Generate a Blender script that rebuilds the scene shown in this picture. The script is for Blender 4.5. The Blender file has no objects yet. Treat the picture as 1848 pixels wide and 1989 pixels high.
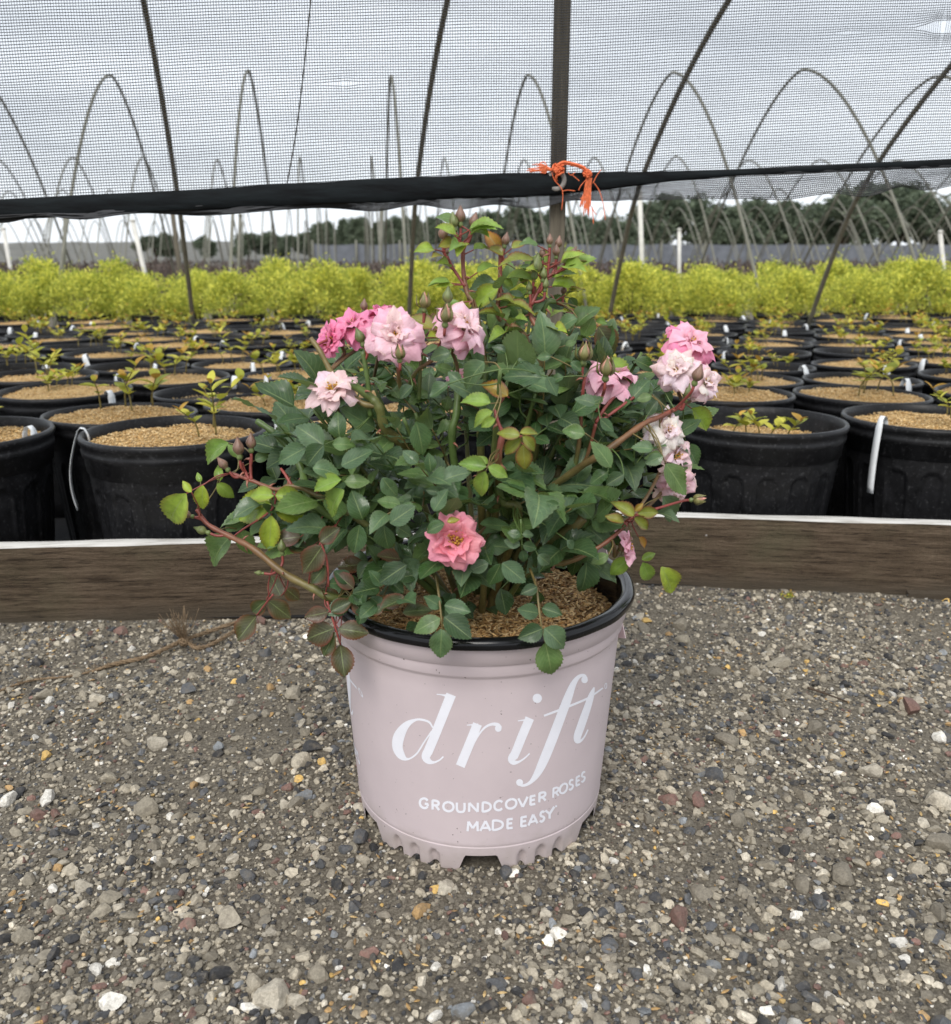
import bpy, math, random
import numpy as np
from mathutils import Vector, Matrix, noise

R = random.Random(7)
NR = np.random.default_rng(11)
rad = math.radians
SC = bpy.context.scene
COL = SC.collection

# ------------------------------------------------------------------ camera
CAM_H = 0.55
PITCH = rad(15.9)
F = 1708.0 / 1848.0            # focal length in picture widths
cam_d = bpy.data.cameras.new('camera')
cam_d.sensor_fit = 'HORIZONTAL'
cam_d.sensor_width = 36.0
cam_d.lens = 36.0 * F
cam_d.clip_start = 0.02
cam_d.clip_end = 2000
cam_d.dof.use_dof = True
cam_d.dof.focus_distance = 0.86
cam_d.dof.aperture_fstop = 10.0
cam = bpy.data.objects.new('camera', cam_d)
COL.objects.link(cam)
cam.location = (0, 0, CAM_H)
cam.rotation_euler = (rad(90) - PITCH, 0, 0)
SC.camera = cam

# ------------------------------------------------------------------ sky, sun, exposure
SUN_EL, SUN_AZ = rad(46), rad(196)
world = bpy.data.worlds.new('World')
SC.world = world
world.use_nodes = True
wn, wl = world.node_tree.nodes, world.node_tree.links
wn.clear()
w_out = wn.new('ShaderNodeOutputWorld')
w_bg = wn.new('ShaderNodeBackground')
w_bg.inputs['Strength'].default_value = 0.1
w_sky = wn.new('ShaderNodeTexSky')
w_sky.sky_type = 'NISHITA'
w_sky.sun_disc = False
w_sky.sun_elevation = SUN_EL
w_sky.sun_rotation = SUN_AZ
w_tc = wn.new('ShaderNodeTexCoord')
w_map = wn.new('ShaderNodeMapping')
w_map.inputs['Scale'].default_value = (1.6, 1.6, 6.0)
w_no = wn.new('ShaderNodeTexNoise')
w_no.inputs['Scale'].default_value = 2.2
w_no.inputs['Detail'].default_value = 6
w_no.inputs['Roughness'].default_value = 0.55
w_cr = wn.new('ShaderNodeValToRGB')
w_cr.color_ramp.elements[0].position = 0.33
w_cr.color_ramp.elements[0].color = (5.5, 5.85, 6.3, 1)
w_cr.color_ramp.elements[1].position = 0.68
w_cr.color_ramp.elements[1].color = (7.2, 7.55, 8.0, 1)
w_mix = wn.new('ShaderNodeMix')
w_mix.data_type = 'RGBA'
w_mix.inputs[0].default_value = 0.93
wl.new(w_tc.outputs['Generated'], w_map.inputs['Vector'])
wl.new(w_map.outputs[0], w_no.inputs['Vector'])
wl.new(w_no.outputs['Fac'], w_cr.inputs[0])
wl.new(w_sky.outputs[0], w_mix.inputs[6])
wl.new(w_cr.outputs[0], w_mix.inputs[7])
wl.new(w_mix.outputs[2], w_bg.inputs['Color'])
wl.new(w_bg.outputs[0], w_out.inputs[0])

sun_d = bpy.data.lights.new('sun', 'SUN')
sun_d.energy = 1.5
sun_d.angle = rad(34)
sun_d.color = (1.0, 0.96, 0.9)
sun = bpy.data.objects.new('sun', sun_d)
COL.objects.link(sun)
sun.location = (0, -3, 8)
_sd = Vector((math.sin(SUN_AZ) * math.cos(SUN_EL), math.cos(SUN_AZ) * math.cos(SUN_EL), math.sin(SUN_EL)))
sun.rotation_euler = _sd.to_track_quat('Z', 'Y').to_euler()

vs = SC.view_settings
vs.view_transform = 'Standard'
vs.look = 'None'
vs.exposure = 0.78
vs.gamma = 1
vs.use_curve_mapping = False
SC.cycles.use_denoising = True
SC.cycles.max_bounces = 6
SC.cycles.transparent_max_bounces = 8

# ------------------------------------------------------------------ helpers
CP, SP = math.cos(PITCH), math.sin(PITCH)


def ray(x, y):
    """direction through a point of the photograph (1848 wide)"""
    u, v = (x - 924.0) / 1708.0, (994.5 - y) / 1708.0
    return Vector((u, CP + v * SP, -SP + v * CP))


def at_y(x, y, Y):
    d = ray(x, y)
    t = Y / d.y
    return Vector((d.x * t, Y, CAM_H + d.z * t))


def at_z(x, y, z=0.0):
    d = ray(x, y)
    t = (z - CAM_H) / d.z
    return Vector((d.x * t, d.y * t, z))


def tag(o, label=None, cat=None, group=None, kind=None):
    if label: o['label'] = label
    if cat: o['category'] = cat
    if group: o['group'] = group
    if kind: o['kind'] = kind
    return o


def link(name, data, parent=None, M=None):
    o = bpy.data.objects.new(name, data)
    COL.objects.link(o)
    if M is not None:
        o.matrix_world = M
    if parent is not None:
        o.parent = parent
        if M is None:
            o.matrix_basis = Matrix.Identity(4)
        else:
            o.matrix_basis = WM[parent.name].inverted() @ M
    WM[o.name] = M.copy() if M is not None else (WM[parent.name].copy() if parent is not None else Matrix.Identity(4))
    return o


WM = {}


def empty(name, loc, rz=0.0):
    o = bpy.data.objects.new(name, None)
    o.empty_display_size = 0.05
    COL.objects.link(o)
    M = Matrix.Translation(Vector(loc)) @ Matrix.Rotation(rz, 4, 'Z')
    o.matrix_world = M
    WM[o.name] = M
    return o


class MB:
    """collects vertices and faces, with optional uv per vertex and a colour per vertex"""

    def __init__(self):
        self.v, self.f, self.uv, self.c, self.m = [], [], [], [], []

    def add(self, v, f, uv=None, c=None, mi=0):
        b = len(self.v)
        self.v.extend([tuple(p) for p in v])
        self.f.extend([tuple(i + b for i in q) for q in f])
        self.m.extend([mi] * len(f))
        n = len(v)
        self.uv.extend(uv if uv is not None else [(0.0, 0.0)] * n)
        if c is None:
            c = (1, 1, 1, 1)
        if isinstance(c, tuple):
            c = [c] * n
        self.c.extend(c)
        return self

    def mesh(self, name, mats, smooth=True):
        me = bpy.data.meshes.new(name)
        me.from_pydata(self.v, [], self.f)
        if not isinstance(mats, (list, tuple)):
            mats = [mats]
        for m in mats:
            me.materials.append(m)
        finish(me, np.array(self.uv, np.float32), np.array(self.c, np.float32), smooth)
        if len(mats) > 1:
            me.polygons.foreach_set('material_index', self.m)
        me.update()
        return me

    def build(self, name, mats, parent=None, smooth=True, M=None):
        """mesh is in world coordinates unless M is given"""
        me = self.mesh(name, mats, smooth)
        return link(name, me, parent, M if M is not None else Matrix.Identity(4))


def finish(me, uv, col, smooth):
    if uv is not None and len(uv):
        lay = me.uv_layers.new(name='UVMap')
        li = np.empty(len(me.loops), np.int32)
        me.loops.foreach_get('vertex_index', li)
        lay.data.foreach_set('uv', uv[li].ravel())
    if col is not None and len(col):
        a = me.color_attributes.new('tint', 'FLOAT_COLOR', 'POINT')
        a.data.foreach_set('color', col.ravel())
    me.polygons.foreach_set('use_smooth', [smooth] * len(me.polygons))


def np_mesh(name, V, Fc, mat, col=None, smooth=False):
    """fast triangle mesh from numpy arrays"""
    me = bpy.data.meshes.new(name)
    n, m = len(V), len(Fc)
    k = Fc.shape[1]
    me.vertices.add(n)
    me.vertices.foreach_set('co', V.astype(np.float32).ravel())
    me.loops.add(m * k)
    me.loops.foreach_set('vertex_index', Fc.astype(np.int32).ravel())
    me.polygons.add(m)
    me.polygons.foreach_set('loop_start', np.arange(0, m * k, k, dtype=np.int32))
    me.polygons.foreach_set('loop_total', np.full(m, k, np.int32))
    me.materials.append(mat)
    me.update(calc_edges=True)
    finish(me, None, None if col is None else col.astype(np.float32), smooth)
    me.validate()
    return me


def frame(y, n):
    """matrix whose Y axis is y and whose Z axis is near n"""
    y = Vector(y).normalized()
    n = Vector(n)
    x = y.cross(n)
    if x.length < 1e-6:
        x = y.cross(Vector((1, 0.3, 0.2)))
    x.normalize()
    z = x.cross(y)
    return Matrix((x, y, z)).transposed().to_4x4()


def tube(pts, rads, sides=6, cap=True):
    pts = [Vector(p) for p in pts]
    if not isinstance(rads, (list, tuple)):
        rads = [rads] * len(pts)
    v, f = [], []
    prev = None
    for i, p in enumerate(pts):
        d = (pts[min(i + 1, len(pts) - 1)] - pts[max(i - 1, 0)])
        if d.length < 1e-9:
            d = Vector((0, 0, 1))
        d.normalize()
        if prev is None:
            a = d.orthogonal().normalized()
        else:
            a = prev - d * prev.dot(d)
            a = a.normalized() if a.length > 1e-6 else d.orthogonal().normalized()
        prev = a
        b = d.cross(a)
        for k in range(sides):
            t = 2 * math.pi * k / sides
            v.append(p + (a * math.cos(t) + b * math.sin(t)) * rads[i])
    for i in range(len(pts) - 1):
        for k in range(sides):
            k2 = (k + 1) % sides
            f.append((i * sides + k, i * sides + k2, (i + 1) * sides + k2, (i + 1) * sides + k))
    if cap:
        f.append(tuple(range(sides - 1, -1, -1)))
        e = (len(pts) - 1) * sides
        f.append(tuple(range(e, e + sides)))
    return v, f


def smooth_path(pts, n=8):
    pts = [Vector(p) for p in pts]
    out = []
    for i in range(len(pts) - 1):
        p0, p1, p2, p3 = pts[max(i - 1, 0)], pts[i], pts[i + 1], pts[min(i + 2, len(pts) - 1)]
        for k in range(n):
            t = k / n
            out.append(0.5 * ((2 * p1) + (p2 - p0) * t + (2 * p0 - 5 * p1 + 4 * p2 - p3) * t * t + (3 * p1 - p0 - 3 * p2 + p3) * t ** 3))
    out.append(pts[-1])
    return out


def lathe(prof, n=64, rf=None):
    """prof: list of (r, z); rf(theta, r, z) may change the radius"""
    v, f = [], []
    for (r, z) in prof:
        for k in range(n):
            t = 2 * math.pi * k / n
            q = rf(t, r, z) if rf else r
            v.append((q * math.cos(t), q * math.sin(t), z))
    for i in range(len(prof) - 1):
        for k in range(n):
            k2 = (k + 1) % n
            f.append((i * n + k, i * n + k2, (i + 1) * n + k2, (i + 1) * n + k))
    return v, f


def bevel_box(sx, sy, sz, b):
    """a box with chamfered edges centred on the origin"""
    hx, hy, hz = sx / 2, sy / 2, sz / 2
    import bmesh
    bm = bmesh.new()
    bmesh.ops.create_cube(bm, size=1)
    bmesh.ops.scale(bm, vec=(sx, sy, sz), verts=bm.verts)
    bmesh.ops.bevel(bm, geom=list(bm.edges), offset=b, segments=2, affect='EDGES', profile=0.5)
    bm.verts.index_update()
    v = [tuple(q.co) for q in bm.verts]
    f = [tuple(q.index for q in p.verts) for p in bm.faces]
    bm.free()
    return v, f


# ------------------------------------------------------------------ materials
def s2l(c):
    return tuple((x / 255.0 / 12.92) if x / 255.0 <= 0.04045 else ((x / 255.0 + 0.055) / 1.055) ** 2.4 for x in c)


class Mat:
    def __init__(self, name):
        self.m = bpy.data.materials.new(name)
        self.m.use_nodes = True
        self.n, self.l = self.m.node_tree.nodes, self.m.node_tree.links
        self.b = self.n['Principled BSDF']
        self.out = self.n['Material Output']

    def node(self, t, **kw):
        q = self.n.new(t)
        for k, v in kw.items():
            setattr(q, k, v)
        return q

    def coord(self, kind='Object'):
        return self.node('ShaderNodeTexCoord').outputs[kind]

    def pos(self):
        return self.node('ShaderNodeNewGeometry').outputs['Position']

    def mapping(self, src, scale=(1, 1, 1)):
        q = self.node('ShaderNodeMapping')
        q.inputs['Scale'].default_value = scale
        self.l.new(src, q.inputs['Vector'])
        return q.outputs[0]

    def noise(self, src, scale, detail=4, rough=0.6, out='Fac'):
        q = self.node('ShaderNodeTexNoise')
        q.inputs['Scale'].default_value = scale
        q.inputs['Detail'].default_value = detail
        q.inputs['Roughness'].default_value = rough
        if src is not None:
            self.l.new(src, q.inputs['Vector'])
        return q.outputs[out]

    def ramp(self, src, stops):
        q = self.node('ShaderNodeValToRGB')
        e = q.color_ramp.elements
        e[0].position, e[0].color = stops[0][0], (*stops[0][1], 1)
        e[1].position, e[1].color = stops[-1][0], (*stops[-1][1], 1)
        for p, c in stops[1:-1]:
            k = e.new(p)
            k.color = (*c, 1)
        self.l.new(src, q.inputs[0])
        return q.outputs[0]

    def mix(self, a, b, fac, mode='MIX'):
        q = self.node('ShaderNodeMix', data_type='RGBA', blend_type=mode)
        for sock, val in ((q.inputs[0], fac), (q.inputs[6], a), (q.inputs[7], b)):
            if isinstance(val, (int, float)):
                sock.default_value = val
            elif isinstance(val, tuple):
                sock.default_value = (*val[:3], 1)
            else:
                self.l.new(val, sock)
        return q.outputs[2]

    def math(self, op, a, b=0.0):
        q = self.node('ShaderNodeMath', operation=op)
        for i, val in enumerate((a, b)):
            if isinstance(val, (int, float)):
                q.inputs[i].default_value = val
            else:
                self.l.new(val, q.inputs[i])
        return q.outputs[0]

    def attr(self, name='tint', out='Color'):
        q = self.node('ShaderNodeAttribute')
        q.attribute_name = name
        return q.outputs[out]

    def base(self, c):
        if isinstance(c, tuple):
            self.b.inputs['Base Color'].default_value = (*c[:3], 1)
        else:
            self.l.new(c, self.b.inputs['Base Color'])
        return self

    def rough(self, r):
        if isinstance(r, (int, float)):
            self.b.inputs['Roughness'].default_value = r
        else:
            self.l.new(r, self.b.inputs['Roughness'])
        return self

    def spec(self, s):
        self.b.inputs['Specular IOR Level'].default_value = s
        return self

    def bump(self, h, strength=0.5, dist=0.01):
        q = self.node('ShaderNodeBump')
        q.inputs['Strength'].default_value = strength
        q.inputs['Distance'].default_value = dist
        self.l.new(h, q.inputs['Height'])
        self.l.new(q.outputs[0], self.b.inputs['Normal'])
        return self

    def translucent(self, col, fac):
        t = self.node('ShaderNodeBsdfTranslucent')
        if isinstance(col, tuple):
            t.inputs[0].default_value = (*col[:3], 1)
        else:
            self.l.new(col, t.inputs[0])
        x = self.node('ShaderNodeMixShader')
        x.inputs[0].default_value = fac
        self.l.new(self.b.outputs[0], x.inputs[1])
        self.l.new(t.outputs[0], x.inputs[2])
        self.l.new(x.outputs[0], self.out.inputs[0])
        return self


def mat_simple(name, c, r=0.6, spec=0.5, var=0.25, scale=40.0, bump=0.0):
    m = Mat(name)
    n = m.noise(m.pos(), scale, 5)
    lo, hi = tuple(x * (1 - var) for x in c), tuple(min(1, x * (1 + var)) for x in c)
    m.base(m.ramp(n, [(0.3, lo), (0.7, hi)])).rough(r).spec(spec)
    if bump:
        m.bump(n, bump, 0.002)
    return m.m


MAT = {}


def mk():
    # dirt between the stones
    m = Mat('packed_dirt')
    p = m.pos()
    n1, n2 = m.noise(p, 9, 6), m.noise(p, 260, 6, 0.75)
    c = m.ramp(n2, [(0.3, (0.045, 0.038, 0.028)), (0.46, (0.125, 0.106, 0.078)), (0.60, (0.235, 0.204, 0.156)), (0.74, (0.42, 0.38, 0.31))])
    c = m.mix(c, (0.085, 0.070, 0.052), m.ramp(n1, [(0.45, (0, 0, 0)), (0.75, (0.5, 0.5, 0.5))]))
    m.base(c).rough(0.85).bump(n2, 0.9, 0.004)
    MAT['dirt'] = m.m
    # stones
    m = Mat('gravel_stone')
    p = m.pos()
    n = m.noise(p, 420, 5, 0.7)
    n2 = m.noise(p, 120, 3)
    c = m.mix(m.attr(), m.ramp(n, [(0.25, (0.45, 0.43, 0.40)), (0.7, (1.35, 1.32, 1.28))]), 0.75, 'MULTIPLY')
    c = m.mix(c, (0.15, 0.128, 0.098), m.ramp(n2, [(0.5, (0, 0, 0)), (0.7, (0.6, 0.6, 0.6))]))
    m.base(c).rough(0.72).bump(n, 0.5, 0.0015)
    MAT['stone'] = m.m
    # rose leaf: uv.x across 0..1, uv.y along; tint.a = redness of the margin
    m = Mat('rose_leaf')
    uv = m.coord('UV')
    s = m.node('ShaderNodeSeparateXYZ')
    m.l.new(uv, s.inputs[0])
    ax = m.math('ABSOLUTE', m.math('SUBTRACT', s.outputs[0], 0.5))
    rib = m.math('LESS_THAN', ax, 0.022)
    vein = m.math('SINE', m.math('MULTIPLY', m.math('SUBTRACT', s.outputs[1], m.math('MULTIPLY', ax, 0.85)), 46.0))
    veinm = m.math('GREATER_THAN', vein, 0.86)
    base = m.attr()
    n = m.noise(m.pos(), 130, 4)
    c = m.mix(base, m.ramp(n, [(0.3, (0.72, 0.74, 0.72)), (0.7, (1.28, 1.25, 1.2))]), 1.0, 'MULTIPLY')
    lighter = m.mix(c, (0.32, 0.40, 0.16), 0.45)
    c = m.mix(c, lighter, m.math('MULTIPLY', veinm, 0.3))
    c = m.mix(c, lighter, rib)
    edge = m.math('MULTIPLY', m.math('SMOOTH_MAX', m.math('SUBTRACT', m.math('MULTIPLY', ax, 2.0), 0.7), 0.0), 3.3)
    edge = m.math('MULTIPLY', m.math('MINIMUM', edge, 1.0), m.attr(out='Alpha'))
    c = m.mix(c, (0.16, 0.03, 0.02), edge)
    geo = m.node('ShaderNodeNewGeometry')
    under = m.mix(c, (0.20, 0.27, 0.14), 0.45)
    c = m.mix(c, under, geo.outputs['Backfacing'])
    wet = m.noise(m.pos(), 55, 3)
    m.base(c).rough(m.ramp(wet, [(0.50, (0.50, 0.50, 0.50)), (0.58, (0.30, 0.30, 0.30)), (0.66, (0.12, 0.12, 0.12))])).spec(0.5)
    m.bump(m.math('ADD', m.math('MULTIPLY', veinm, -0.5), m.math('MULTIPLY', n, 1.2)), 0.35, 0.0012)
    tr = m.mix(c, (0.34, 0.46, 0.05), 0.5)
    m.translucent(tr, 0.22)
    MAT['leaf'] = m.m
    # stems
    m = Mat('rose_stem')
    n = m.noise(m.pos(), 90, 4)
    c = m.mix(m.attr(), m.ramp(n, [(0.3, (0.7, 0.7, 0.7)), (0.7, (1.25, 1.25, 1.25))]), 1.0, 'MULTIPLY')
    m.base(c).rough(0.45)
    MAT['stem'] = m.m
    # petals
    m = Mat('rose_petal')
    uv = m.coord('UV')
    s = m.node('ShaderNodeSeparateXYZ')
    m.l.new(uv, s.inputs[0])
    n = m.noise(m.pos(), 160, 4)
    base = m.attr()
    pale = m.mix(base, (0.93, 0.80, 0.74), 0.6)
    c = m.mix(pale, base, m.ramp(s.outputs[1], [(0.05, (0, 0, 0)), (0.65, (1, 1, 1))]))
    c = m.mix(c, m.ramp(n, [(0.3, (0.90, 0.84, 0.86)), (0.7, (1.08, 1.12, 1.1))]), 1.0, 'MULTIPLY')
    sp = m.noise(m.pos(), 420, 2)
    spots = m.math('MULTIPLY', m.math('GREATER_THAN', sp, 0.70), m.attr(out='Alpha'))
    c = m.mix(c, (0.40, 0.20, 0.14), spots)
    edge = m.math('MULTIPLY', m.math('GREATER_THAN', m.math('ADD', s.outputs[1], m.math('MULTIPLY', n, 0.25)), 1.07), m.attr(out='Alpha'))
    c = m.mix(c, (0.62, 0.42, 0.26), m.math('MULTIPLY', edge, 0.7))
    ribs = m.math('SINE', m.math('MULTIPLY', s.outputs[0], 60.0))
    m.base(c).rough(0.55).spec(0.3).bump(m.math('ADD', ribs, m.math('MULTIPLY', n, 3.0)), 0.12, 0.0008)
    m.translucent(c, 0.36)
    MAT['petal'] = m.m
    # plain tinted matter (stamens, buds, twine, hulls)
    m = Mat('bud_skin')
    n = m.noise(m.mapping(m.pos(), (1, 1, 0.3)), 300, 3)
    m.base(m.mix(m.attr(), m.ramp(n, [(0.3, (0.65, 0.65, 0.65)), (0.7, (1.3, 1.3, 1.3))]), 1.0, 'MULTIPLY')).rough(0.5)
    MAT['bud'] = m.m
    m = Mat('rice_hull')
    n = m.noise(m.pos(), 300, 3)
    m.base(m.mix(m.attr(), m.ramp(n, [(0.3, (0.6, 0.58, 0.55)), (0.7, (1.3, 1.3, 1.3))]), 1.0, 'MULTIPLY')).rough(0.6)
    MAT['hull'] = m.m
    m = Mat('mulch_bed')
    n = m.noise(m.pos(), 240, 5, 0.7)
    m.base(m.ramp(n, [(0.3, (0.10, 0.05, 0.02)), (0.5, (0.30, 0.18, 0.08)), (0.75, (0.55, 0.38, 0.2))])).rough(0.8).bump(n, 1.0, 0.006)
    MAT['mulch'] = m.m
    m = Mat('potting_soil')
    n = m.noise(m.pos(), 200, 5, 0.7)
    m.base(m.ramp(n, [(0.3, (0.012, 0.010, 0.008)), (0.75, (0.06, 0.045, 0.03))])).rough(0.9).bump(n, 1.0, 0.006)
    MAT['soil'] = m.m
    # pot plastics
    m = Mat('lavender_plastic')
    p = m.pos()
    n = m.noise(p, 14, 5)
    sp = m.noise(p, 330, 2, 0.5)
    c = m.ramp(n, [(0.3, (0.545, 0.462, 0.480)), (0.7, (0.600, 0.512, 0.528))])
    c = m.mix(c, (0.10, 0.08, 0.07), m.math('GREATER_THAN', sp, 0.745))
    s = m.node('ShaderNodeSeparateXYZ')
    m.l.new(p, s.inputs[0])
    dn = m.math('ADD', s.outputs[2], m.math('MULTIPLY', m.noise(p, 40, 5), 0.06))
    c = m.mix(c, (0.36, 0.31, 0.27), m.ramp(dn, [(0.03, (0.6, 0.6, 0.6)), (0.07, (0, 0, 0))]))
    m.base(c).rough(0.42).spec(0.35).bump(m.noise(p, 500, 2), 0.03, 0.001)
    MAT['lavender'] = m.m
    MAT['gloss_black'] = mat_simple('glossy_black_plastic', (0.006, 0.006, 0.007), 0.16, 0.32, 0.2, 60)
    m = Mat('black_pot_plastic')
    p = m.pos()
    n = m.noise(p, 30, 6, 0.7)
    sp = m.noise(p, 190, 3, 0.6)
    c = m.ramp(n, [(0.35, (0.005, 0.005, 0.0055)), (0.75, (0.016, 0.016, 0.018))])
    c = m.mix(c, (0.16, 0.16, 0.165), m.ramp(sp, [(0.58, (0, 0, 0)), (0.74, (0.26, 0.26, 0.26))]))
    m.base(c).rough(m.ramp(n, [(0.3, (0.34, 0.34, 0.34)), (0.7, (0.52, 0.52, 0.52))])).spec(0.26).bump(n, 0.06, 0.003)
    MAT['black_pot'] = m.m
    MAT['print'] = mat_simple('white_print', (0.80, 0.80, 0.86), 0.5, 0.3, 0.03, 60)
    # wood
    m = Mat('weathered_board')
    p = m.coord('Object')
    st = m.mapping(p, (4, 30, 60))
    n, n2 = m.noise(st, 2.6, 9, 0.74), m.noise(p, 6, 5)
    fine = m.noise(m.mapping(p, (45, 120, 200)), 3.0, 6, 0.75)
    c = m.ramp(n, [(0.30, (0.028, 0.019, 0.012)), (0.45, (0.095, 0.068, 0.045)), (0.60, (0.155, 0.114, 0.078)), (0.8, (0.24, 0.185, 0.132))])
    c = m.mix(c, m.ramp(fine, [(0.3, (0.6, 0.6, 0.6)), (0.7, (1.3, 1.3, 1.3))]), 0.8, 'MULTIPLY')
    c = m.mix(c, (0.11, 0.105, 0.062), m.ramp(n2, [(0.5, (0, 0, 0)), (0.72, (0.5, 0.5, 0.5))]))
    crack = m.noise(m.mapping(p, (1.6, 20, 70)), 2.1, 4, 0.6)
    c = m.mix(c, (0.010, 0.007, 0.005), m.ramp(crack, [(0.485, (0, 0, 0)), (0.497, (0.85, 0.85, 0.85)), (0.503, (0.85, 0.85, 0.85)), (0.515, (0, 0, 0))]))
    vor = m.node('ShaderNodeTexVoronoi')
    vor.inputs['Scale'].default_value = 3.0
    m.l.new(m.mapping(p, (1.3, 4, 6.0)), vor.inputs['Vector'])
    c = m.mix(c, (0.022, 0.014, 0.009), m.ramp(vor.outputs['Distance'], [(0.07, (0.9, 0.9, 0.9)), (0.16, (0, 0, 0))]))
    sx = m.node('ShaderNodeSeparateXYZ')
    m.l.new(p, sx.inputs[0])
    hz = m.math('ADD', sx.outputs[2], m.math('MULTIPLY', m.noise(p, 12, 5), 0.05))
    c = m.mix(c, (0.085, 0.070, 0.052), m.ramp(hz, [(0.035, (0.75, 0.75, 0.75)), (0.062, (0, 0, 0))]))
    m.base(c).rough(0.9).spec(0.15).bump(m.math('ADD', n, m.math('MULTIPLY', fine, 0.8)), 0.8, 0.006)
    MAT['board'] = m.m
    m = Mat('pale_board_top')  # paler streaked colour, used only on the top face of a board
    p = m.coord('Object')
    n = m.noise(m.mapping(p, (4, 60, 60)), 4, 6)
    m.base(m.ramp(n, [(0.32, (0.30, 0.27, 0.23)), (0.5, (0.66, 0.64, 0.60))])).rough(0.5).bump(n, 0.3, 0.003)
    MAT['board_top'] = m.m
    m = Mat('grey_post_wood')
    p = m.coord('Object')
    n = m.noise(m.mapping(p, (60, 60, 4)), 3, 6)
    m.base(m.ramp(n, [(0.3, (0.06, 0.050, 0.034)), (0.7, (0.15, 0.128, 0.092))])).rough(0.8).bump(n, 0.4, 0.003)
    MAT['post'] = m.m
    MAT['pipe'] = mat_simple('olive_steel_pipe', (0.085, 0.080, 0.060), 0.55, 0.4, 0.3, 25)
    MAT['pipe_pale'] = mat_simple('galvanised_pipe', (0.16, 0.155, 0.12), 0.55, 0.4, 0.2, 12)
    MAT['white_pole'] = mat_simple('white_plastic_pole', (0.62, 0.60, 0.55), 0.5, 0.4, 0.15, 12)
    MAT['net'] = mat_simple('black_net_thread', (0.035, 0.036, 0.039), 0.55, 0.35, 0.2, 20)
    m = Mat('black_hem_fabric')
    p = m.pos()
    n = m.noise(m.mapping(p, (1, 1, 6)), 12, 5)
    m.base(m.ramp(n, [(0.3, (0.003, 0.003, 0.0035)), (0.7, (0.012, 0.016, 0.018))])).rough(0.8).spec(0.15).bump(n, 0.5, 0.004)
    MAT['hem'] = m.m
    MAT['metal'] = mat_simple('dull_grommet', (0.23, 0.21, 0.19), 0.4, 0.5, 0.2, 90)
    MAT['orange'] = mat_simple('orange_twine', (0.80, 0.17, 0.065), 0.6, 0.3, 0.35, 350)
    MAT['jute'] = mat_simple('jute_twine', (0.22, 0.155, 0.095), 0.85, 0.2, 0.4, 300, 0.6)
    MAT['tag'] = mat_simple('white_tag_plastic', (0.74, 0.76, 0.77), 0.45, 0.4, 0.12, 40)
    MAT['pink_tag'] = mat_simple('pale_pink_card', (0.66, 0.52, 0.52), 0.5, 0.3, 0.06, 40)
    MAT['cloth'] = mat_simple('black_ground_cloth', (0.02, 0.02, 0.021), 0.6, 0.35, 0.3, 90, 0.4)
    # foliage further off
    for k, (lo, hi, trn) in {
        'golden': ((0.20, 0.28, 0.04), (0.92, 0.88, 0.17), 0.38),
        'seedling': ((0.22, 0.28, 0.03), (0.60, 0.57, 0.09), 0.35),
        'seedling_tip': ((0.36, 0.22, 0.035), (0.60, 0.36, 0.07), 0.3),
        'purple': ((0.060, 0.045, 0.038), (0.145, 0.108, 0.090), 0.15),
        'tree': ((0.070, 0.095, 0.062), (0.165, 0.200, 0.130), 0.25)}.items():
        m = Mat(k + '_foliage')
        c = m.mix(m.mix(lo, hi, m.attr()), m.ramp(m.noise(m.pos(), 30, 2), [(0.3, (0.8, 0.8, 0.8)), (0.7, (1.2, 1.2, 1.2))]), 1.0, 'MULTIPLY')
        m.base(c).rough(0.55).spec(0.3)
        m.translucent(c, trn)
        MAT[k] = m.m
    MAT['bark'] = mat_simple('brown_bark', (0.07, 0.05, 0.035), 0.85, 0.2, 0.3, 12)
    MAT['twig'] = mat_simple('young_shoot', (0.16, 0.13, 0.04), 0.6, 0.3, 0.3, 60)
    MAT['fence_cloth'] = mat_simple('grey_windbreak_cloth', (0.135, 0.145, 0.165), 0.7, 0.2, 0.2, 3)
    m = Mat('far_hill')
    n = m.noise(m.pos(), 0.6, 6)
    m.base(m.ramp(n, [(0.35, (0.085, 0.085, 0.075)), (0.65, (0.15, 0.145, 0.125))])).rough(0.9)
    MAT['hill'] = m.m


mk()


# ------------------------------------------------------------------ ground sheet
def axis(lo, hi, step, far):
    a = list(np.arange(lo, hi + 1e-6, step))
    g, s = [], step
    while (g[-1] if g else 0) < far:
        s *= 1.35
        g.append((g[-1] if g else 0) + s)
    return np.array([lo - q for q in reversed(g)] + a + [hi + q for q in g])


def ground_z(x, y):
    if not (-1.6 < x < 1.6 and 0.1 < y < 1.6):
        return 0.0
    k = min(1.0, (1.6 - abs(x)) / 0.3) * min(1.0, (1.6 - y) / 0.15, (y - 0.1) / 0.2)
    h = 0.006 * noise.noise(Vector((x * 3.1, y * 3.1, 0.3))) + 0.0035 * noise.noise(Vector((x * 14, y * 14, 2.0))) + 0.0015 * noise.noise(Vector((x * 45, y * 45, 5.0)))
    d = math.hypot(x - 0.004, y - 0.825)          # flat under the lavender pot
    h *= min(1.0, max(0.0, (d - 0.10) / 0.08))
    return h * k


def build_ground():
    xs, ys = axis(-1.5, 1.5, 0.014, 500), axis(0.2, 1.6, 0.014, 500)
    V = np.array([(x, y, ground_z(x, y)) for y in ys for x in xs])
    nx, ny = len(xs), len(ys)
    i, j = np.meshgrid(np.arange(nx - 1), np.arange(ny - 1))
    a = (j * nx + i).ravel()
    Q = np.stack([a, a + 1, a + nx + 1, a + nx], 1)
    me = np_mesh('ground', V, Q, MAT['dirt'], None, True)
    g = link('ground', me)
    tag(g, 'grey brown packed gravel ground in front of the boards', None, None, 'structure')
    return g


GROUND = build_ground()


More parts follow.
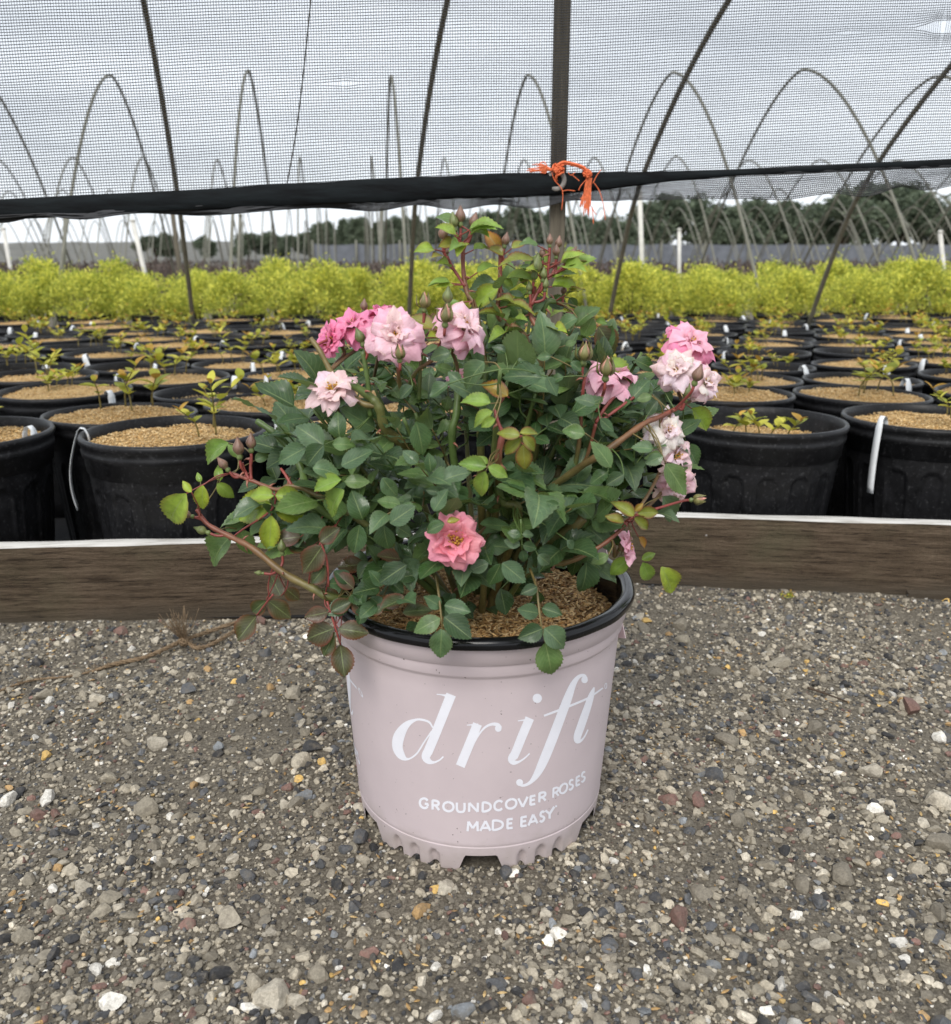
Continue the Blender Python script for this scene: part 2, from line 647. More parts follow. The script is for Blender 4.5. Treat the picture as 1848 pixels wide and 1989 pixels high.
# ------------------------------------------------------------------ gravel
def ico(sub):
    import bmesh
    bm = bmesh.new()
    bmesh.ops.create_icosphere(bm, subdivisions=sub, radius=1)
    v = np.array([q.co[:] for q in bm.verts])
    bm.verts.index_update()
    f = np.array([[q.index for q in p.verts] for p in bm.faces])
    bm.free()
    return v, f


PAL = [  # colour, weight
    ((0.275, 0.245, 0.190), 30), ((0.38, 0.34, 0.268), 20), ((0.185, 0.165, 0.130), 20), ((0.036, 0.036, 0.038), 15),
    ((0.085, 0.088, 0.094), 10), ((0.46, 0.42, 0.345), 7), ((0.66, 0.64, 0.59), 2.6), ((0.17, 0.098, 0.080), 2.8),
    ((0.42, 0.27, 0.12), 0.9), ((0.56, 0.37, 0.12), 0.45), ((0.20, 0.215, 0.23), 1.4)]
PW = np.array([w for c, w in PAL]); PW = PW / PW.sum()
PC = np.array([c for c, w in PAL])


def stone_proto(sub, seed, facets=0.0):
    v, f = ico(sub)
    r = np.random.default_rng(seed)
    v = v.copy()
    for k in range(9 if sub > 1 else 4):            # cut flat facets
        d = r.normal(size=3); d /= np.linalg.norm(d)
        lim = r.uniform(0.42, 0.78)
        h = v @ d
        v -= np.outer(np.maximum(h - lim, 0), d) * 0.97
    v *= (1 + r.normal(0, 0.035, len(v)))[:, None]
    v *= np.array([r.uniform(0.8, 1.25), r.uniform(0.7, 1.0), r.uniform(0.55, 0.90)])
    return v, f


def in_ground_view(x, y):
    return abs(x) < 0.30 + 0.62 * y + 0.04 and 0.40 < y


BOARD_L = (at_z(0, 1213), at_z(600, 1196))
BOARD_R = (at_z(1320, 1138), at_z(1848, 1158))


def board_front(x):
    a, b = BOARD_L if x < -0.02 else BOARD_R
    return a.y + (x - a.x) * (b.y - a.y) / (b.x - a.x)


POT_X, POT_Y = 0.004, 0.825
BASE_R = 0.126


def build_gravel():
    protos = [stone_proto(1, 100 + k) for k in range(10)]      # 42 verts? (sub 1 = 12 verts)
    big = [stone_proto(2, 200 + k) for k in range(10)]
    Vs, Fs, Cs = [], [], []
    off = 0

    def scatter(n, plist, smin, smax, pw, sink):
        nonlocal off
        cnt = 0
        while cnt < n:
            y = R.uniform(0.40, 1.46)
            lim = 0.30 + 0.62 * y
            x = R.uniform(-lim, lim)
            if y > board_front(x) - 0.004:
                continue
            if math.hypot(x - POT_X, y - POT_Y) < BASE_R - 0.008:
                continue
            dens = noise.noise(Vector((x * 5, y * 5, 9.0)))
            if R.random() > 0.75 + 0.5 * dens:
                continue
            cnt += 1
            pv, pf = plist[R.randrange(len(plist))]
            s = smin * (smax / smin) ** (R.random() ** pw)
            Rm = np.array(Matrix.Rotation(R.uniform(0, 6.28), 3, 'Z') @ Matrix.Rotation(R.gauss(0, 0.35), 3, 'X'))
            v = (pv * s) @ Rm.T + np.array([x, y, ground_z(x, y) + s * sink])
            Vs.append(v); Fs.append(pf + off); off += len(v)
            c = PC[NR.choice(len(PC), p=PW)] * R.uniform(0.65, 1.45)
            Cs.append(np.tile(np.append(c, 1.0), (len(v), 1)))

    scatter(62000, protos, 0.0011, 0.0036, 1.3, 0.34)
    scatter(12500, big, 0.0028, 0.0080, 2.2, 0.20)
    V, Fc, C = np.concatenate(Vs), np.concatenate(Fs), np.concatenate(Cs)
    me = np_mesh('gravel', V, Fc, MAT['stone'], C, False)
    g = link('gravel', me, GROUND, Matrix.Identity(4))
    g['kind'] = 'stuff'
    # the larger stones one by one
    bank = []
    for k in range(12):
        pv, pf = stone_proto(2, 300 + k)
        for ci in range(len(PAL)):
            bank.append((ci, k, pv, pf))
    cache = {}

    def stone(x, y, s, ci, rz=None, k=None, sz=1.0):
        k = R.randrange(12) if k is None else k
        key = (ci, k)
        if key not in cache:
            pv, pf = bank[k * len(PAL) + ci][2:]
            c = np.tile(np.append(PC[ci] * R.uniform(0.85, 1.15), 1.0), (len(pv), 1))
            cache[key] = np_mesh('pebble', pv, pf, MAT['stone'], c, False)
        M = Matrix.Translation((x, y, ground_z(x, y) + s * 0.22 * sz)) @ Matrix.Rotation(R.uniform(0, 6.28) if rz is None else rz, 4, 'Z') @ Matrix.Rotation(R.gauss(0, 0.2), 4, 'X') @ Matrix.Diagonal((s, s, s * sz, 1))
        link('pebble', cache[key], GROUND, M)

    # stones picked from the photograph: x, y, half width in px, palette index
    picked = [(527, 1935, 34, 5, 1.3), (220, 1945, 22, 6, 1), (570, 1940, 18, 5, 1), (685, 1760, 18, 4, 1.2), (1087, 1808, 16, 6, 1), (1028, 1945, 18, 7, 1),
              (900, 1970, 22, 10, 1), (845, 1975, 18, 6, 1), (1258, 1885, 16, 6, 1), (1300, 1555, 20, 7, 1), (1358, 1556, 20, 7, 1), (1690, 1500, 22, 5, 1),
              (1770, 1380, 28, 7, 1), (1825, 1435, 18, 6, 1), (1830, 1560, 30, 5, 1), (1700, 1578, 18, 6, 1), (1590, 1745, 18, 4, 1), (1748, 1825, 16, 6, 1),
              (1830, 1990, 26, 4, 1), (1592, 1830, 18, 5, 1), (190, 1365, 20, 5, 1), (305, 1450, 20, 5, 1.2), (90, 1470, 13, 9, 1), (625, 1480, 13, 9, 1),
              (15, 1555, 22, 6, 1), (90, 1555, 22, 6, 1), (70, 1580, 17, 7, 1), (285, 1575, 28, 0, 1.1), (235, 1225, 16, 7, 1), (425, 1448, 15, 10, 1),
              (590, 1545, 18, 10, 1), (480, 1695, 15, 4, 1), (185, 1880, 14, 6, 1), (1820, 1820, 18, 4, 1), (1615, 1930, 15, 6, 1), (845, 1725, 12, 9, 1),
              (1185, 1835, 15, 4, 1), (1760, 1855, 14, 6, 1), (1250, 1220, 20, 2, 0.8), (1320, 1215, 20, 0, 1), (1515, 1290, 22, 1, 1), (1465, 1305, 18, 1, 1)]
    n = 0
    for (px, py, hw, ci, sz) in picked:
        p = at_z(px, py, 0.004)
        stone(p.x, p.y, hw / 1708 * (p - Vector((0, 0, CAM_H))).length, ci, sz=sz)
        n += 1
    while n < 300:
        y = 0.42 + 0.95 * R.random()
        x = R.uniform(-1, 1) * (0.08 + 0.60 * y)
        s = R.choice((0.007, 0.0075, 0.008, 0.009, 0.0105, 0.013))
        if y > board_front(x) - 0.015 or math.hypot(x - POT_X, y - POT_Y) < BASE_R + s * 0.4:
            continue
        stone(x, y, s, int(NR.choice(len(PAL), p=PW)))
        n += 1


build_gravel()


# ------------------------------------------------------------------ boards
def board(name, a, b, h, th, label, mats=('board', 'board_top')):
    """a, b: ends of the front bottom edge"""
    a, b = Vector(a), Vector(b)
    L = (b - a).length
    ang = math.atan2(b.y - a.y, b.x - a.x)
    nx = max(2, int(L / 0.02))
    ny, nz = 3, 8
    mb = MB()
    vv, ff, mi = [], [], []
    sec = []
    for k in range(nz + 1):
        sec.append((0.0, h * k / nz))
    for k in range(1, ny + 1):
        sec.append((th * k / ny, h))
    for k in range(1, nz + 1):
        sec.append((th, h * (1 - k / nz)))
    ns = len(sec)
    for i in range(nx + 1):
        x = L * i / nx
        for (y, z) in sec:
            w = 0.0014 * noise.noise(Vector((x * 9, y * 40, z * 70 + h * 100)))
            ed = 0.003 if ((y in (0.0,) or abs(y - th) < 1e-6) and abs(z - h) < 1e-6) else 0.0
            yy = y + w + (ed if y == 0 else -ed if abs(y - th) < 1e-6 else 0)
            zz = z + 0.0018 * noise.noise(Vector((x * 7, y * 30, 3.0))) * (1 if z > 0.001 else 0) - ed * 0.4
            vv.append((x, yy, zz))
    for i in range(nx):
        for k in range(ns - 1):
            ff.append((i * ns + k, (i + 1) * ns + k, (i + 1) * ns + k + 1, i * ns + k + 1))
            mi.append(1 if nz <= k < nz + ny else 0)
    ff.append(tuple(range(ns))[::-1]); mi.append(0)
    ff.append(tuple(range(nx * ns, nx * ns + ns))); mi.append(0)
    mb.add(vv, ff)
    mb.m = mi
    M = Matrix.Translation(a) @ Matrix.Rotation(ang, 4, 'Z')
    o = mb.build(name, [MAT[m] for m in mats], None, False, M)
    tag(o, label, 'board', 'boards edging the pot bed')
    return o


def ext(a, b, x):
    t = (x - a.x) / (b.x - a.x)
    return a + (b - a) * t


BL0, BL1 = ext(*BOARD_L, -2.2), ext(*BOARD_L, -0.075)
BR0, BR1 = ext(*BOARD_R, -0.02), ext(*BOARD_R, 2.3)
for p in (BL0, BL1, BR0, BR1):
    p.z = -0.008
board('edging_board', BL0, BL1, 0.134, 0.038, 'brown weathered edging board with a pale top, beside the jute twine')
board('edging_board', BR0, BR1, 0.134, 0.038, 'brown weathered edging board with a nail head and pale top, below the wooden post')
nail_p = at_y(1372, 1039, ext(*BOARD_R, 0.36).y)
nb = MB()
v, f = lathe([(0.0001, 0.004), (0.0025, 0.0035), (0.0042, 0.002), (0.0042, -0.006), (0.0001, -0.006)], 12)
nb.add(v, f)
NAIL = nb.build('board_nail', MAT['metal'], None, True, Matrix.Translation(nail_p + Vector((0, -0.001, 0))) @ Matrix.Rotation(rad(90), 4, 'X'))
tag(NAIL, 'round dull nail head in the edging board', 'nail')
wa, wb = at_z(1765, 1160), at_z(2000, 1168)
wa.z = wb.z = -0.004
o = board('wood_offcut', wa, wb, 0.012, 0.03, 'thin dark strip of wood lying at the foot of the board', ('board', 'board'))
o['category'] = 'offcut'
del o['group']

# bed under the black pots
cb = MB()
cb.add([(-6, 1.26, 0.002), (-0.02, 1.31, 0.002), (-0.02, 1.47, 0.002), (6, 1.2, 0.002), (6, 5.4, 0.002), (-6, 5.4, 0.002)], [(0, 1, 2, 3, 4, 5)])
CLOTH = cb.build('ground_cloth', MAT['cloth'], None, False)
tag(CLOTH, 'black woven cloth covering the bed under the pots', None, None, 'structure')


# ------------------------------------------------------------------ lavender pot
POT_H = 0.247
WALL_Z0, WALL_Z1 = 0.030, 0.218


def wall_r(z):
    return 0.1255 + (0.1405 - 0.1255) * (z - 0.0) / 0.218


NOTCH = [rad(-90 + a) for a in (0.5, 60, 120, 180, 240, 300)]


def angd(a, b):
    return (a - b + math.pi) % (2 * math.pi) - math.pi


def build_pot():
    root = empty('nursery_pot', (POT_X, POT_Y, 0))
    tag(root, 'lavender pink nursery pot with white lettering, glossy black rim and scalloped foot', 'pot')
    T = Matrix.Translation((POT_X, POT_Y, 0))
    n = 480
    mb = MB()
    # z levels as (z, blend into the scalloped foot)
    lev = [0.0, 0.002, 0.005, 0.009, 0.013, 0.017, 0.020, 0.0225, 0.025, 0.0265, 0.0275]
    v, f = [], []
    rows = 0
    step = 2 * math.pi / 38
    for z in lev:
        for k in range(n):
            t = 2 * math.pi * k / n
            nd = min((abs(angd(t, q)) for q in NOTCH))
            # feet end in rounded lobes; the notch between feet is raised
            ph = ((t + 0.02) % step) / step - 0.5
            w = 1 - min(1, abs(ph) / 0.26)
            flute = math.sqrt(max(0, 1 - (abs(ph) / 0.25) ** 2)) if abs(ph) < 0.25 else 0.0
            near = max(0.0, min(1.0, (nd - rad(15.5)) / rad(2.2)))      # no flutes beside a notch
            top = 0.0225 if abs(ph) < 0.25 else 0
            arch = 0.0085 + 0.0075 * flute
            inset = 0.0048 * flute ** 0.6 * near * (1 if z < arch else max(0, 1 - (z - arch) / 0.0022))
            lift = 0.0185 * max(0.0, min(1.0, (rad(9.8) - nd) / rad(3.0)))
            lift = max(lift, 0.0042 * flute * near)
            zz = lift + (z / lev[-1]) * (lev[-1] - lift)
            taper = 0.0016 * (1 - zz / lev[-1])
            v.append(((wall_r(zz) + 0.0003 - taper - inset) * math.cos(t), (wall_r(zz) + 0.0003 - taper - inset) * math.sin(t), zz))
        rows += 1
    prof = [(wall_r(0.0278) - 0.0004, 0.0278), (wall_r(0.0284), 0.0286)] + [(wall_r(z), z) for z in np.linspace(0.032, 0.2045, 14)]
    prof += [(wall_r(0.2055) + 0.0006, 0.2062), (wall_r(0.206) + 0.0020, 0.2078), (wall_r(0.207) + 0.0030, 0.2100), (wall_r(0.21) + 0.0032, 0.2180), (wall_r(0.21) + 0.0036, 0.2200), (wall_r(0.22) + 0.0048, 0.2212), (wall_r(0.22) + 0.0054, 0.2390)]
    for (r, z) in prof:
        for k in range(n):
            t = 2 * math.pi * k / n
            v.append((r * math.cos(t), r * math.sin(t), z))
        rows += 1
    for i in range(rows - 1):
        for k in range(n):
            k2 = (k + 1) % n
            f.append((i * n + k, i * n + k2, (i + 1) * n + k2, (i + 1) * n + k))
    # closed floor a little above the ground
    c0 = len(v)
    for k in range(n):
        t = 2 * math.pi * k / n
        v.append((0.119 * math.cos(t), 0.119 * math.sin(t), 0.019))
    f.append(tuple(range(c0, c0 + n))[::-1])
    mb.add(v, f)
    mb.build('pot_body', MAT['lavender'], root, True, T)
    # glossy rolled rim and black inside
    rb = MB()
    r0 = 0.1465
    prof = [(r0, 0.2375), (r0 + 0.0042, 0.2372), (r0 + 0.0060, 0.2380), (r0 + 0.0066, 0.2398), (r0 + 0.0064, 0.2430), (r0 + 0.0052, 0.2455), (r0 + 0.0025, 0.2472),
            (r0 - 0.002, 0.2468), (r0 - 0.0055, 0.2455), (r0 - 0.0068, 0.2425), (r0 - 0.0072, 0.238), (0.1380, 0.228), (0.1340, 0.19)]
    v, f = lathe(prof, 200, lambda t, r, z: r + 0.0005 * math.sin(3 * t) + 0.0003 * math.sin(17 * t))
    rb.add(v, f)
    rb.build('rim', MAT['gloss_black'], root, True, T)
    return root


POT = build_pot()


# --- lettering, drawn on the pot wall
def on_wall(px, py, off):
    """where the ray through a point of the photograph meets the pot wall (a cone)"""
    d = ray(px, py)
    k = (0.1405 - 0.1255) / 0.218
    o = Vector((-POT_X, -POT_Y, CAM_H))
    r0 = 0.1255 + off
    rz = r0 + k * o.z
    A = d.x ** 2 + d.y ** 2 - (k * d.z) ** 2
    B = 2 * (o.x * d.x + o.y * d.y - k * d.z * rz)
    C = o.x ** 2 + o.y ** 2 - rz ** 2
    D = B * B - 4 * A * C
    t = (-B - math.sqrt(max(D, 0.0))) / (2 * A)
    p = o + d * t
    return p


def k3(cx, cy):                # lettering was measured on an enlargement of the pot
    return (820 + cx * 800 / 1848.0) * 0.77712, (1550 + cy * 800 / 1848.0) * 0.77712


LET = MB()
_layer = [0]


def stroke(pts, widths, cap=False):
    """ribbon with a width at each point, measured on the enlargement"""
    P = [Vector((p[0], p[1], 0)) for p in pts]
    Q = smooth_path([Vector((p.x, p.y, w)) for p, w in zip(P, widths)], 7)
    off = 0.00016 + 0.000006 * _layer[0]
    _layer[0] += 1
    v, f = [], []
    n = len(Q)
    for i, q in enumerate(Q):
        a, b = Q[max(0, i - 1)], Q[min(n - 1, i + 1)]
        d = Vector((b.x - a.x, b.y - a.y))
        d = d.normalized() if d.length > 1e-6 else Vector((1, 0))
        nrm = Vector((-d.y, d.x))
        w = max(q.z, 1.0) / 2
        for s in (-1, -0.33, 0.33, 1):
            v.append(on_wall(*k3(q.x + nrm.x * w * s, q.y + nrm.y * w * s), off))
    for i in range(n - 1):
        for k in range(3):
            f.append((i * 4 + k, i * 4 + k + 1, (i + 1) * 4 + k + 1, (i + 1) * 4 + k))
    LET.add(v, f)


def line(pts, w):
    """straight-cornered stroke, subdivided so that it hugs the wall"""
    for a, b in zip(pts[:-1], pts[1:]):
        q = [(a[0] + (b[0] - a[0]) * t / 4, a[1] + (b[1] - a[1]) * t / 4) for t in range(5)]
        stroke(q, [w] * 5)


def dot(cx, cy, rx, ry=None):
    ry = ry or rx
    off = 0.00016 + 0.000006 * _layer[0]
    _layer[0] += 1
    v = [on_wall(*k3(cx, cy), off)]
    for rr in (0.6, 1.0):
        for k in range(24):
            t = 2 * math.pi * k / 24
            v.append(on_wall(*k3(cx + rx * rr * math.cos(t), cy + ry * rr * math.sin(t)), off))
    f = [(0, 1 + k, 1 + (k + 1) % 24) for k in range(24)]
    f += [(1 + k, 25 + k, 25 + (k + 1) % 24, 1 + (k + 1) % 24) for k in range(24)]
    LET.add(v, f)


def drift():
    # d
    stroke([(606, 622), (585, 590), (545, 576), (505, 577), (452, 607), (412, 668), (402, 732), (425, 784), (462, 803), (512, 772), (556, 705), (600, 640)],
           [8, 12, 13, 15, 40, 64, 60, 44, 13, 10, 9, 8])
    stroke([(712, 430), (660, 560), (612, 680), (575, 768)], [58, 56, 55, 54])
    stroke([(577, 760), (566, 790), (582, 815), (612, 822), (645, 808), (667, 788)], [54, 50, 34, 14, 9, 9])
    stroke([(628, 428), (660, 432), (700, 440)], [5, 8, 22])
    # r
    stroke([(864, 600), (832, 680), (798, 762), (764, 844)], [54, 54, 54, 54])
    stroke([(803, 607), (830, 605), (868, 604)], [5, 8, 14])
    stroke([(838, 726), (868, 668), (905, 622), (945, 602), (980, 605), (997, 624)], [6, 9, 12, 16, 22, 20])
    dot(984, 626, 19, 20)
    # i
    dot(1209, 452, 27, 27)
    stroke([(1166, 566), (1126, 660), (1092, 745), (1072, 790)], [52, 52, 51, 50])
    stroke([(1074, 782), (1062, 804), (1074, 822), (1104, 818), (1138, 796), (1165, 770)], [50, 46, 30, 13, 9, 8])
    stroke([(1097, 582), (1130, 578), (1165, 574)], [5, 9, 14])
    # f
    stroke([(1494, 338), (1478, 319), (1446, 330), (1415, 375), (1384, 455), (1345, 558), (1297, 685), (1247, 808), (1208, 888), (1168, 938), (1125, 956), (1100, 940)],
           [14, 16, 22, 36, 50, 54, 56, 54, 40, 20, 15, 18])
    dot(1482, 345, 19, 20)
    dot(1107, 938, 20, 20)
    # bar and t
    stroke([(1248, 553), (1330, 522), (1420, 487), (1500, 452), (1550, 420), (1588, 392)], [12, 13, 13, 12, 10, 8])
    stroke([(1538, 388), (1520, 440), (1490, 530), (1462, 610), (1442, 668), (1442, 696), (1464, 694), (1485, 668), (1502, 632)],
           [8, 34, 44, 46, 44, 36, 14, 9, 8])
    stroke([(1605 + 6 * math.cos(q), 380 - 3 * math.cos(q) + 15 * math.sin(q)) for q in np.linspace(0, 6.283, 10)], [4] * 10)


GL = {   # capitals as strokes in a unit box, y up
    'G': [[(0.92, 0.80), (0.72, 0.97), (0.42, 0.98), (0.12, 0.80), (0.03, 0.5), (0.12, 0.2), (0.42, 0.02), (0.72, 0.04), (0.93, 0.22)], [(0.93, 0.24), (0.93, 0.48)], [(0.98, 0.47), (0.58, 0.47)]],
    'R': [[(0.08, 0.0), (0.08, 1.0)], [(0.04, 0.97), (0.5, 0.97), (0.80, 0.85), (0.80, 0.60), (0.5, 0.48), (0.08, 0.48)], [(0.45, 0.48), (0.90, 0.0)]],
    'O': [[(0.5, 0.98), (0.14, 0.83), (0.01, 0.5), (0.14, 0.17), (0.5, 0.02), (0.86, 0.17), (0.99, 0.5), (0.86, 0.83), (0.5, 0.98)]],
    'U': [[(0.06, 1.0), (0.06, 0.35), (0.2, 0.07), (0.5, 0.0), (0.8, 0.07), (0.94, 0.35), (0.94, 1.0)]],
    'N': [[(0.06, 0.0), (0.06, 1.0)], [(0.06, 0.98), (0.94, 0.02)], [(0.94, 0.0), (0.94, 1.0)]],
    'D': [[(0.06, 0.0), (0.06, 1.0)], [(0.02, 0.97), (0.4, 0.97), (0.82, 0.80), (0.96, 0.5), (0.82, 0.2), (0.4, 0.03), (0.02, 0.03)]],
    'C': [[(0.92, 0.82), (0.70, 0.97), (0.42, 0.98), (0.12, 0.80), (0.02, 0.5), (0.12, 0.2), (0.42, 0.02), (0.70, 0.03), (0.92, 0.18)]],
    'V': [[(0.0, 1.0), (0.5, 0.0)], [(0.5, 0.0), (1.0, 1.0)]],
    'E': [[(0.1, 0.0), (0.1, 1.0)], [(0.06, 0.96), (0.92, 0.96)], [(0.06, 0.52), (0.85, 0.52)], [(0.06, 0.04), (0.94, 0.04)]],
    'S': [[(0.88, 0.83), (0.65, 0.98), (0.32, 0.96), (0.14, 0.76), (0.30, 0.57), (0.65, 0.46), (0.88, 0.27), (0.70, 0.05), (0.35, 0.0), (0.08, 0.17)]],
    'M': [[(0.04, 0.0), (0.10, 1.0)], [(0.10, 0.98), (0.5, 0.30)], [(0.5, 0.30), (0.90, 0.98)], [(0.90, 1.0), (0.96, 0.0)]],
    'A': [[(0.0, 0.0), (0.5, 1.0)], [(0.5, 1.0), (1.0, 0.0)], [(0.2, 0.30), (0.8, 0.30)]],
    'Y': [[(0.0, 1.0), (0.5, 0.48)], [(1.0, 1.0), (0.5, 0.48)], [(0.5, 0.50), (0.5, 0.0)]]}


def caps(spec):
    """spec: (letter, left x, right x, base y, height, slope, stroke width)"""
    for (ch, x0, x1, yb, h, sl, w) in spec:
        for st in GL[ch]:
            q = []
            for (u, t) in st:
                x = x0 + (x1 - x0) * u + (0.0 if sl > 0 else 0.10) * h * t * 0.3
                q.append((x, yb - h * t + sl * (x - x0)))
            if len(q) == 2:
                line(q, w)
            else:
                stroke(q, [w] * len(q))


def lettering():
    drift()
    s = 14.0
    caps([('G', 530, 580, 1083, 56, 0.12, s), ('R', 601, 647, 1094, 54, 0.10, s), ('O', 666, 726, 1104, 56, 0.05, s), ('U', 742, 792, 1108, 54, 0.03, s), ('N', 812, 868, 1108, 53, 0.0, s),
          ('D', 890, 942, 1107, 54, -0.03, s), ('C', 960, 1010, 1101, 55, -0.08, s), ('O', 1027, 1088, 1094, 57, -0.14, s), ('V', 1098, 1152, 1084, 54, -0.18, s), ('E', 1166, 1200, 1070, 52, -0.22, s),
          ('R', 1217, 1262, 1054, 53, -0.30, s), ('R', 1298, 1336, 1028, 54, -0.38, 12), ('O', 1338, 1382, 1010, 55, -0.45, 12), ('S', 1390, 1418, 985, 54, -0.5, 12), ('E', 1432, 1456, 962, 52, -0.6, 11.5), ('S', 1462, 1486, 940, 52, -0.7, 11)])
    caps([('M', 804, 868, 1220, 57, 0.0, s), ('A', 880, 938, 1218, 57, -0.02, s), ('D', 948, 1012, 1214, 56, -0.07, s), ('E', 1033, 1069, 1206, 56, -0.12, s),
          ('E', 1113, 1150, 1195, 56, -0.2, s), ('A', 1158, 1210, 1187, 57, -0.25, s), ('S', 1222, 1252, 1168, 56, -0.35, s), ('Y', 1254, 1306, 1158, 58, -0.42, s)])
    dot(1318, 1075, 6)
    me = LET.mesh('lettering', MAT['print'], False)
    ob = link('lettering', me, POT, Matrix.Translation((POT_X, POT_Y, 0)))
    # the same print again, further round the pot
    link('lettering', me, POT, Matrix.Translation((POT_X, POT_Y, 0)) @ Matrix.Rotation(rad(-116), 4, 'Z'))


lettering()


# ------------------------------------------------------------------ rice hulls
def hulls(n, rmax, zf, seed, tints=((0.50, 0.29, 0.11), (0.66, 0.42, 0.18), (0.34, 0.18, 0.06), (0.74, 0.52, 0.27))):
    r = random.Random(seed)
    V, Fc, C = [], [], []
    base = np.array([(-1, 0, 0), (-0.3, 0.34, 0.05), (-0.3, -0.34, 0.05), (0.4, 0.3, 0.05), (0.4, -0.3, 0.05), (1, 0, 0), (0, 0, 0.30), (0, 0, -0.15)])
    fb = np.array([(0, 2, 6), (2, 4, 6), (4, 5, 6), (5, 3, 6), (3, 1, 6), (1, 0, 6), (0, 7, 2), (0, 1, 7), (2, 7, 4), (4, 7, 5), (5, 7, 3), (3, 7, 1)])
    for k in range(n):
        q = rmax * math.sqrt(r.random())
        t = r.uniform(0, 6.283)
        x, y = q * math.cos(t), q * math.sin(t)
        s = r.uniform(0.0030, 0.0046)
        M = np.array(Matrix.Rotation(r.uniform(0, 6.28), 3, 'Z') @ Matrix.Rotation(r.gauss(0, 0.35), 3, 'Y'))
        v = (base * s) @ M.T + np.array([x, y, zf(x, y) + r.uniform(0, 0.0035)])
        V.append(v); Fc.append(fb + 8 * k)
        c = np.array(tints[r.randrange(len(tints))]) * r.uniform(0.75, 1.2)
        C.append(np.tile(np.append(c, 1), (8, 1)))
    return np.concatenate(V), np.concatenate(Fc), np.concatenate(C)


def rose_mulch():
    root = empty('rice_hull_mulch', (POT_X, POT_Y, 0.2))
    tag(root, 'loose brown rice hulls filling the lavender pot', 'mulch', None, 'stuff')
    zf = lambda x, y: 0.217 + 0.008 * noise.noise(Vector((x * 16, y * 16, 1.0))) - 0.10 * max(0, math.hypot(x, y) - 0.10) * (1.4 if x > 0 else 0.4)
    mb = MB()
    v, f = [], []
    nr, nt = 14, 64
    for i in range(nr + 1):
        for k in range(nt):
            r, t = 0.1375 * i / nr + 1e-5, 2 * math.pi * k / nt
            x, y = r * math.cos(t), r * math.sin(t)
            v.append((x, y, zf(x, y)))
    for i in range(nr):
        for k in range(nt):
            f.append((i * nt + k, (i + 1) * nt + k, (i + 1) * nt + (k + 1) % nt, i * nt + (k + 1) % nt))
    mb.add(v, f)
    T = Matrix.Translation((POT_X, POT_Y, 0))
    mb.build('mulch_bed', MAT['mulch'], root, True, T)
    V, Fc, C = hulls(9000, 0.134, zf, 5)
    o = link('hulls', np_mesh('hulls', V, Fc, MAT['hull'], C, False), root, T)
    o['kind'] = 'stuff'


rose_mulch()

# ------------------------------------------------------------------ rose bush
BUSH = empty('rose_bush', (POT_X, POT_Y, 0.215))
tag(BUSH, 'leafy rose bush with pink blooms and pointed buds in the lavender pot', 'rose bush')
ELL = [(Vector((0.000, 0.825, 0.368)), Vector((0.190, 0.165, 0.128))),
       (Vector((0.040, 0.83, 0.452)), Vector((0.085, 0.085, 0.066))),
       (Vector((-0.085, 0.83, 0.415)), Vector((0.095, 0.10, 0.090))),
       (Vector((0.12, 0.82, 0.395)), Vector((0.078, 0.09, 0.070))),
       (Vector((-0.150, 0.80, 0.352)), Vector((0.070, 0.07, 0.068)))]
CORE = Vector((POT_X, POT_Y, 0.27))


def front(px, py, default=0.80, shrink=1.0):
    """distance at which the line of sight meets the front of the bush"""
    d = ray(px, py).normalized()
    best = None
    for c, r in ELL:
        q = Vector(((0 - c.x) / r.x, (0 - c.y) / r.y, (CAM_H - c.z) / r.z)) / shrink
        e = Vector((d.x / r.x, d.y / r.y, d.z / r.z)) / shrink
        a, b, cc = e.dot(e), 2 * q.dot(e), q.dot(q) - 1
        D = b * b - 4 * a * cc
        if D > 0:
            t = (-b - math.sqrt(D)) / (2 * a)
            if best is None or t < best:
                best = t
    return d.y * best if best is not None else default


TINTS = {'dark': [(0.040, 0.088, 0.036), (0.052, 0.108, 0.044), (0.064, 0.122, 0.058), (0.036, 0.086, 0.026), (0.080, 0.135, 0.072), (0.030, 0.066, 0.028)],
         'mid': [(0.090, 0.165, 0.052), (0.110, 0.190, 0.055), (0.085, 0.155, 0.070)],
         'bright': [(0.19, 0.31, 0.050), (0.23, 0.35, 0.055), (0.16, 0.28, 0.055)],
         'lime': [(0.32, 0.42, 0.045), (0.27, 0.39, 0.05)],
         'red': [(0.22, 0.25, 0.035), (0.27, 0.26, 0.04)],
         'orange': [(0.40, 0.19, 0.03), (0.34, 0.22, 0.03)],
         'purple': [(0.070, 0.068, 0.036), (0.055, 0.075, 0.036), (0.085, 0.058, 0.036)]}
EDGE = {'dark': 0.0, 'mid': 0.1, 'bright': 0.25, 'lime': 0.55, 'red': 1.0, 'orange': 1.0, 'purple': 0.8}


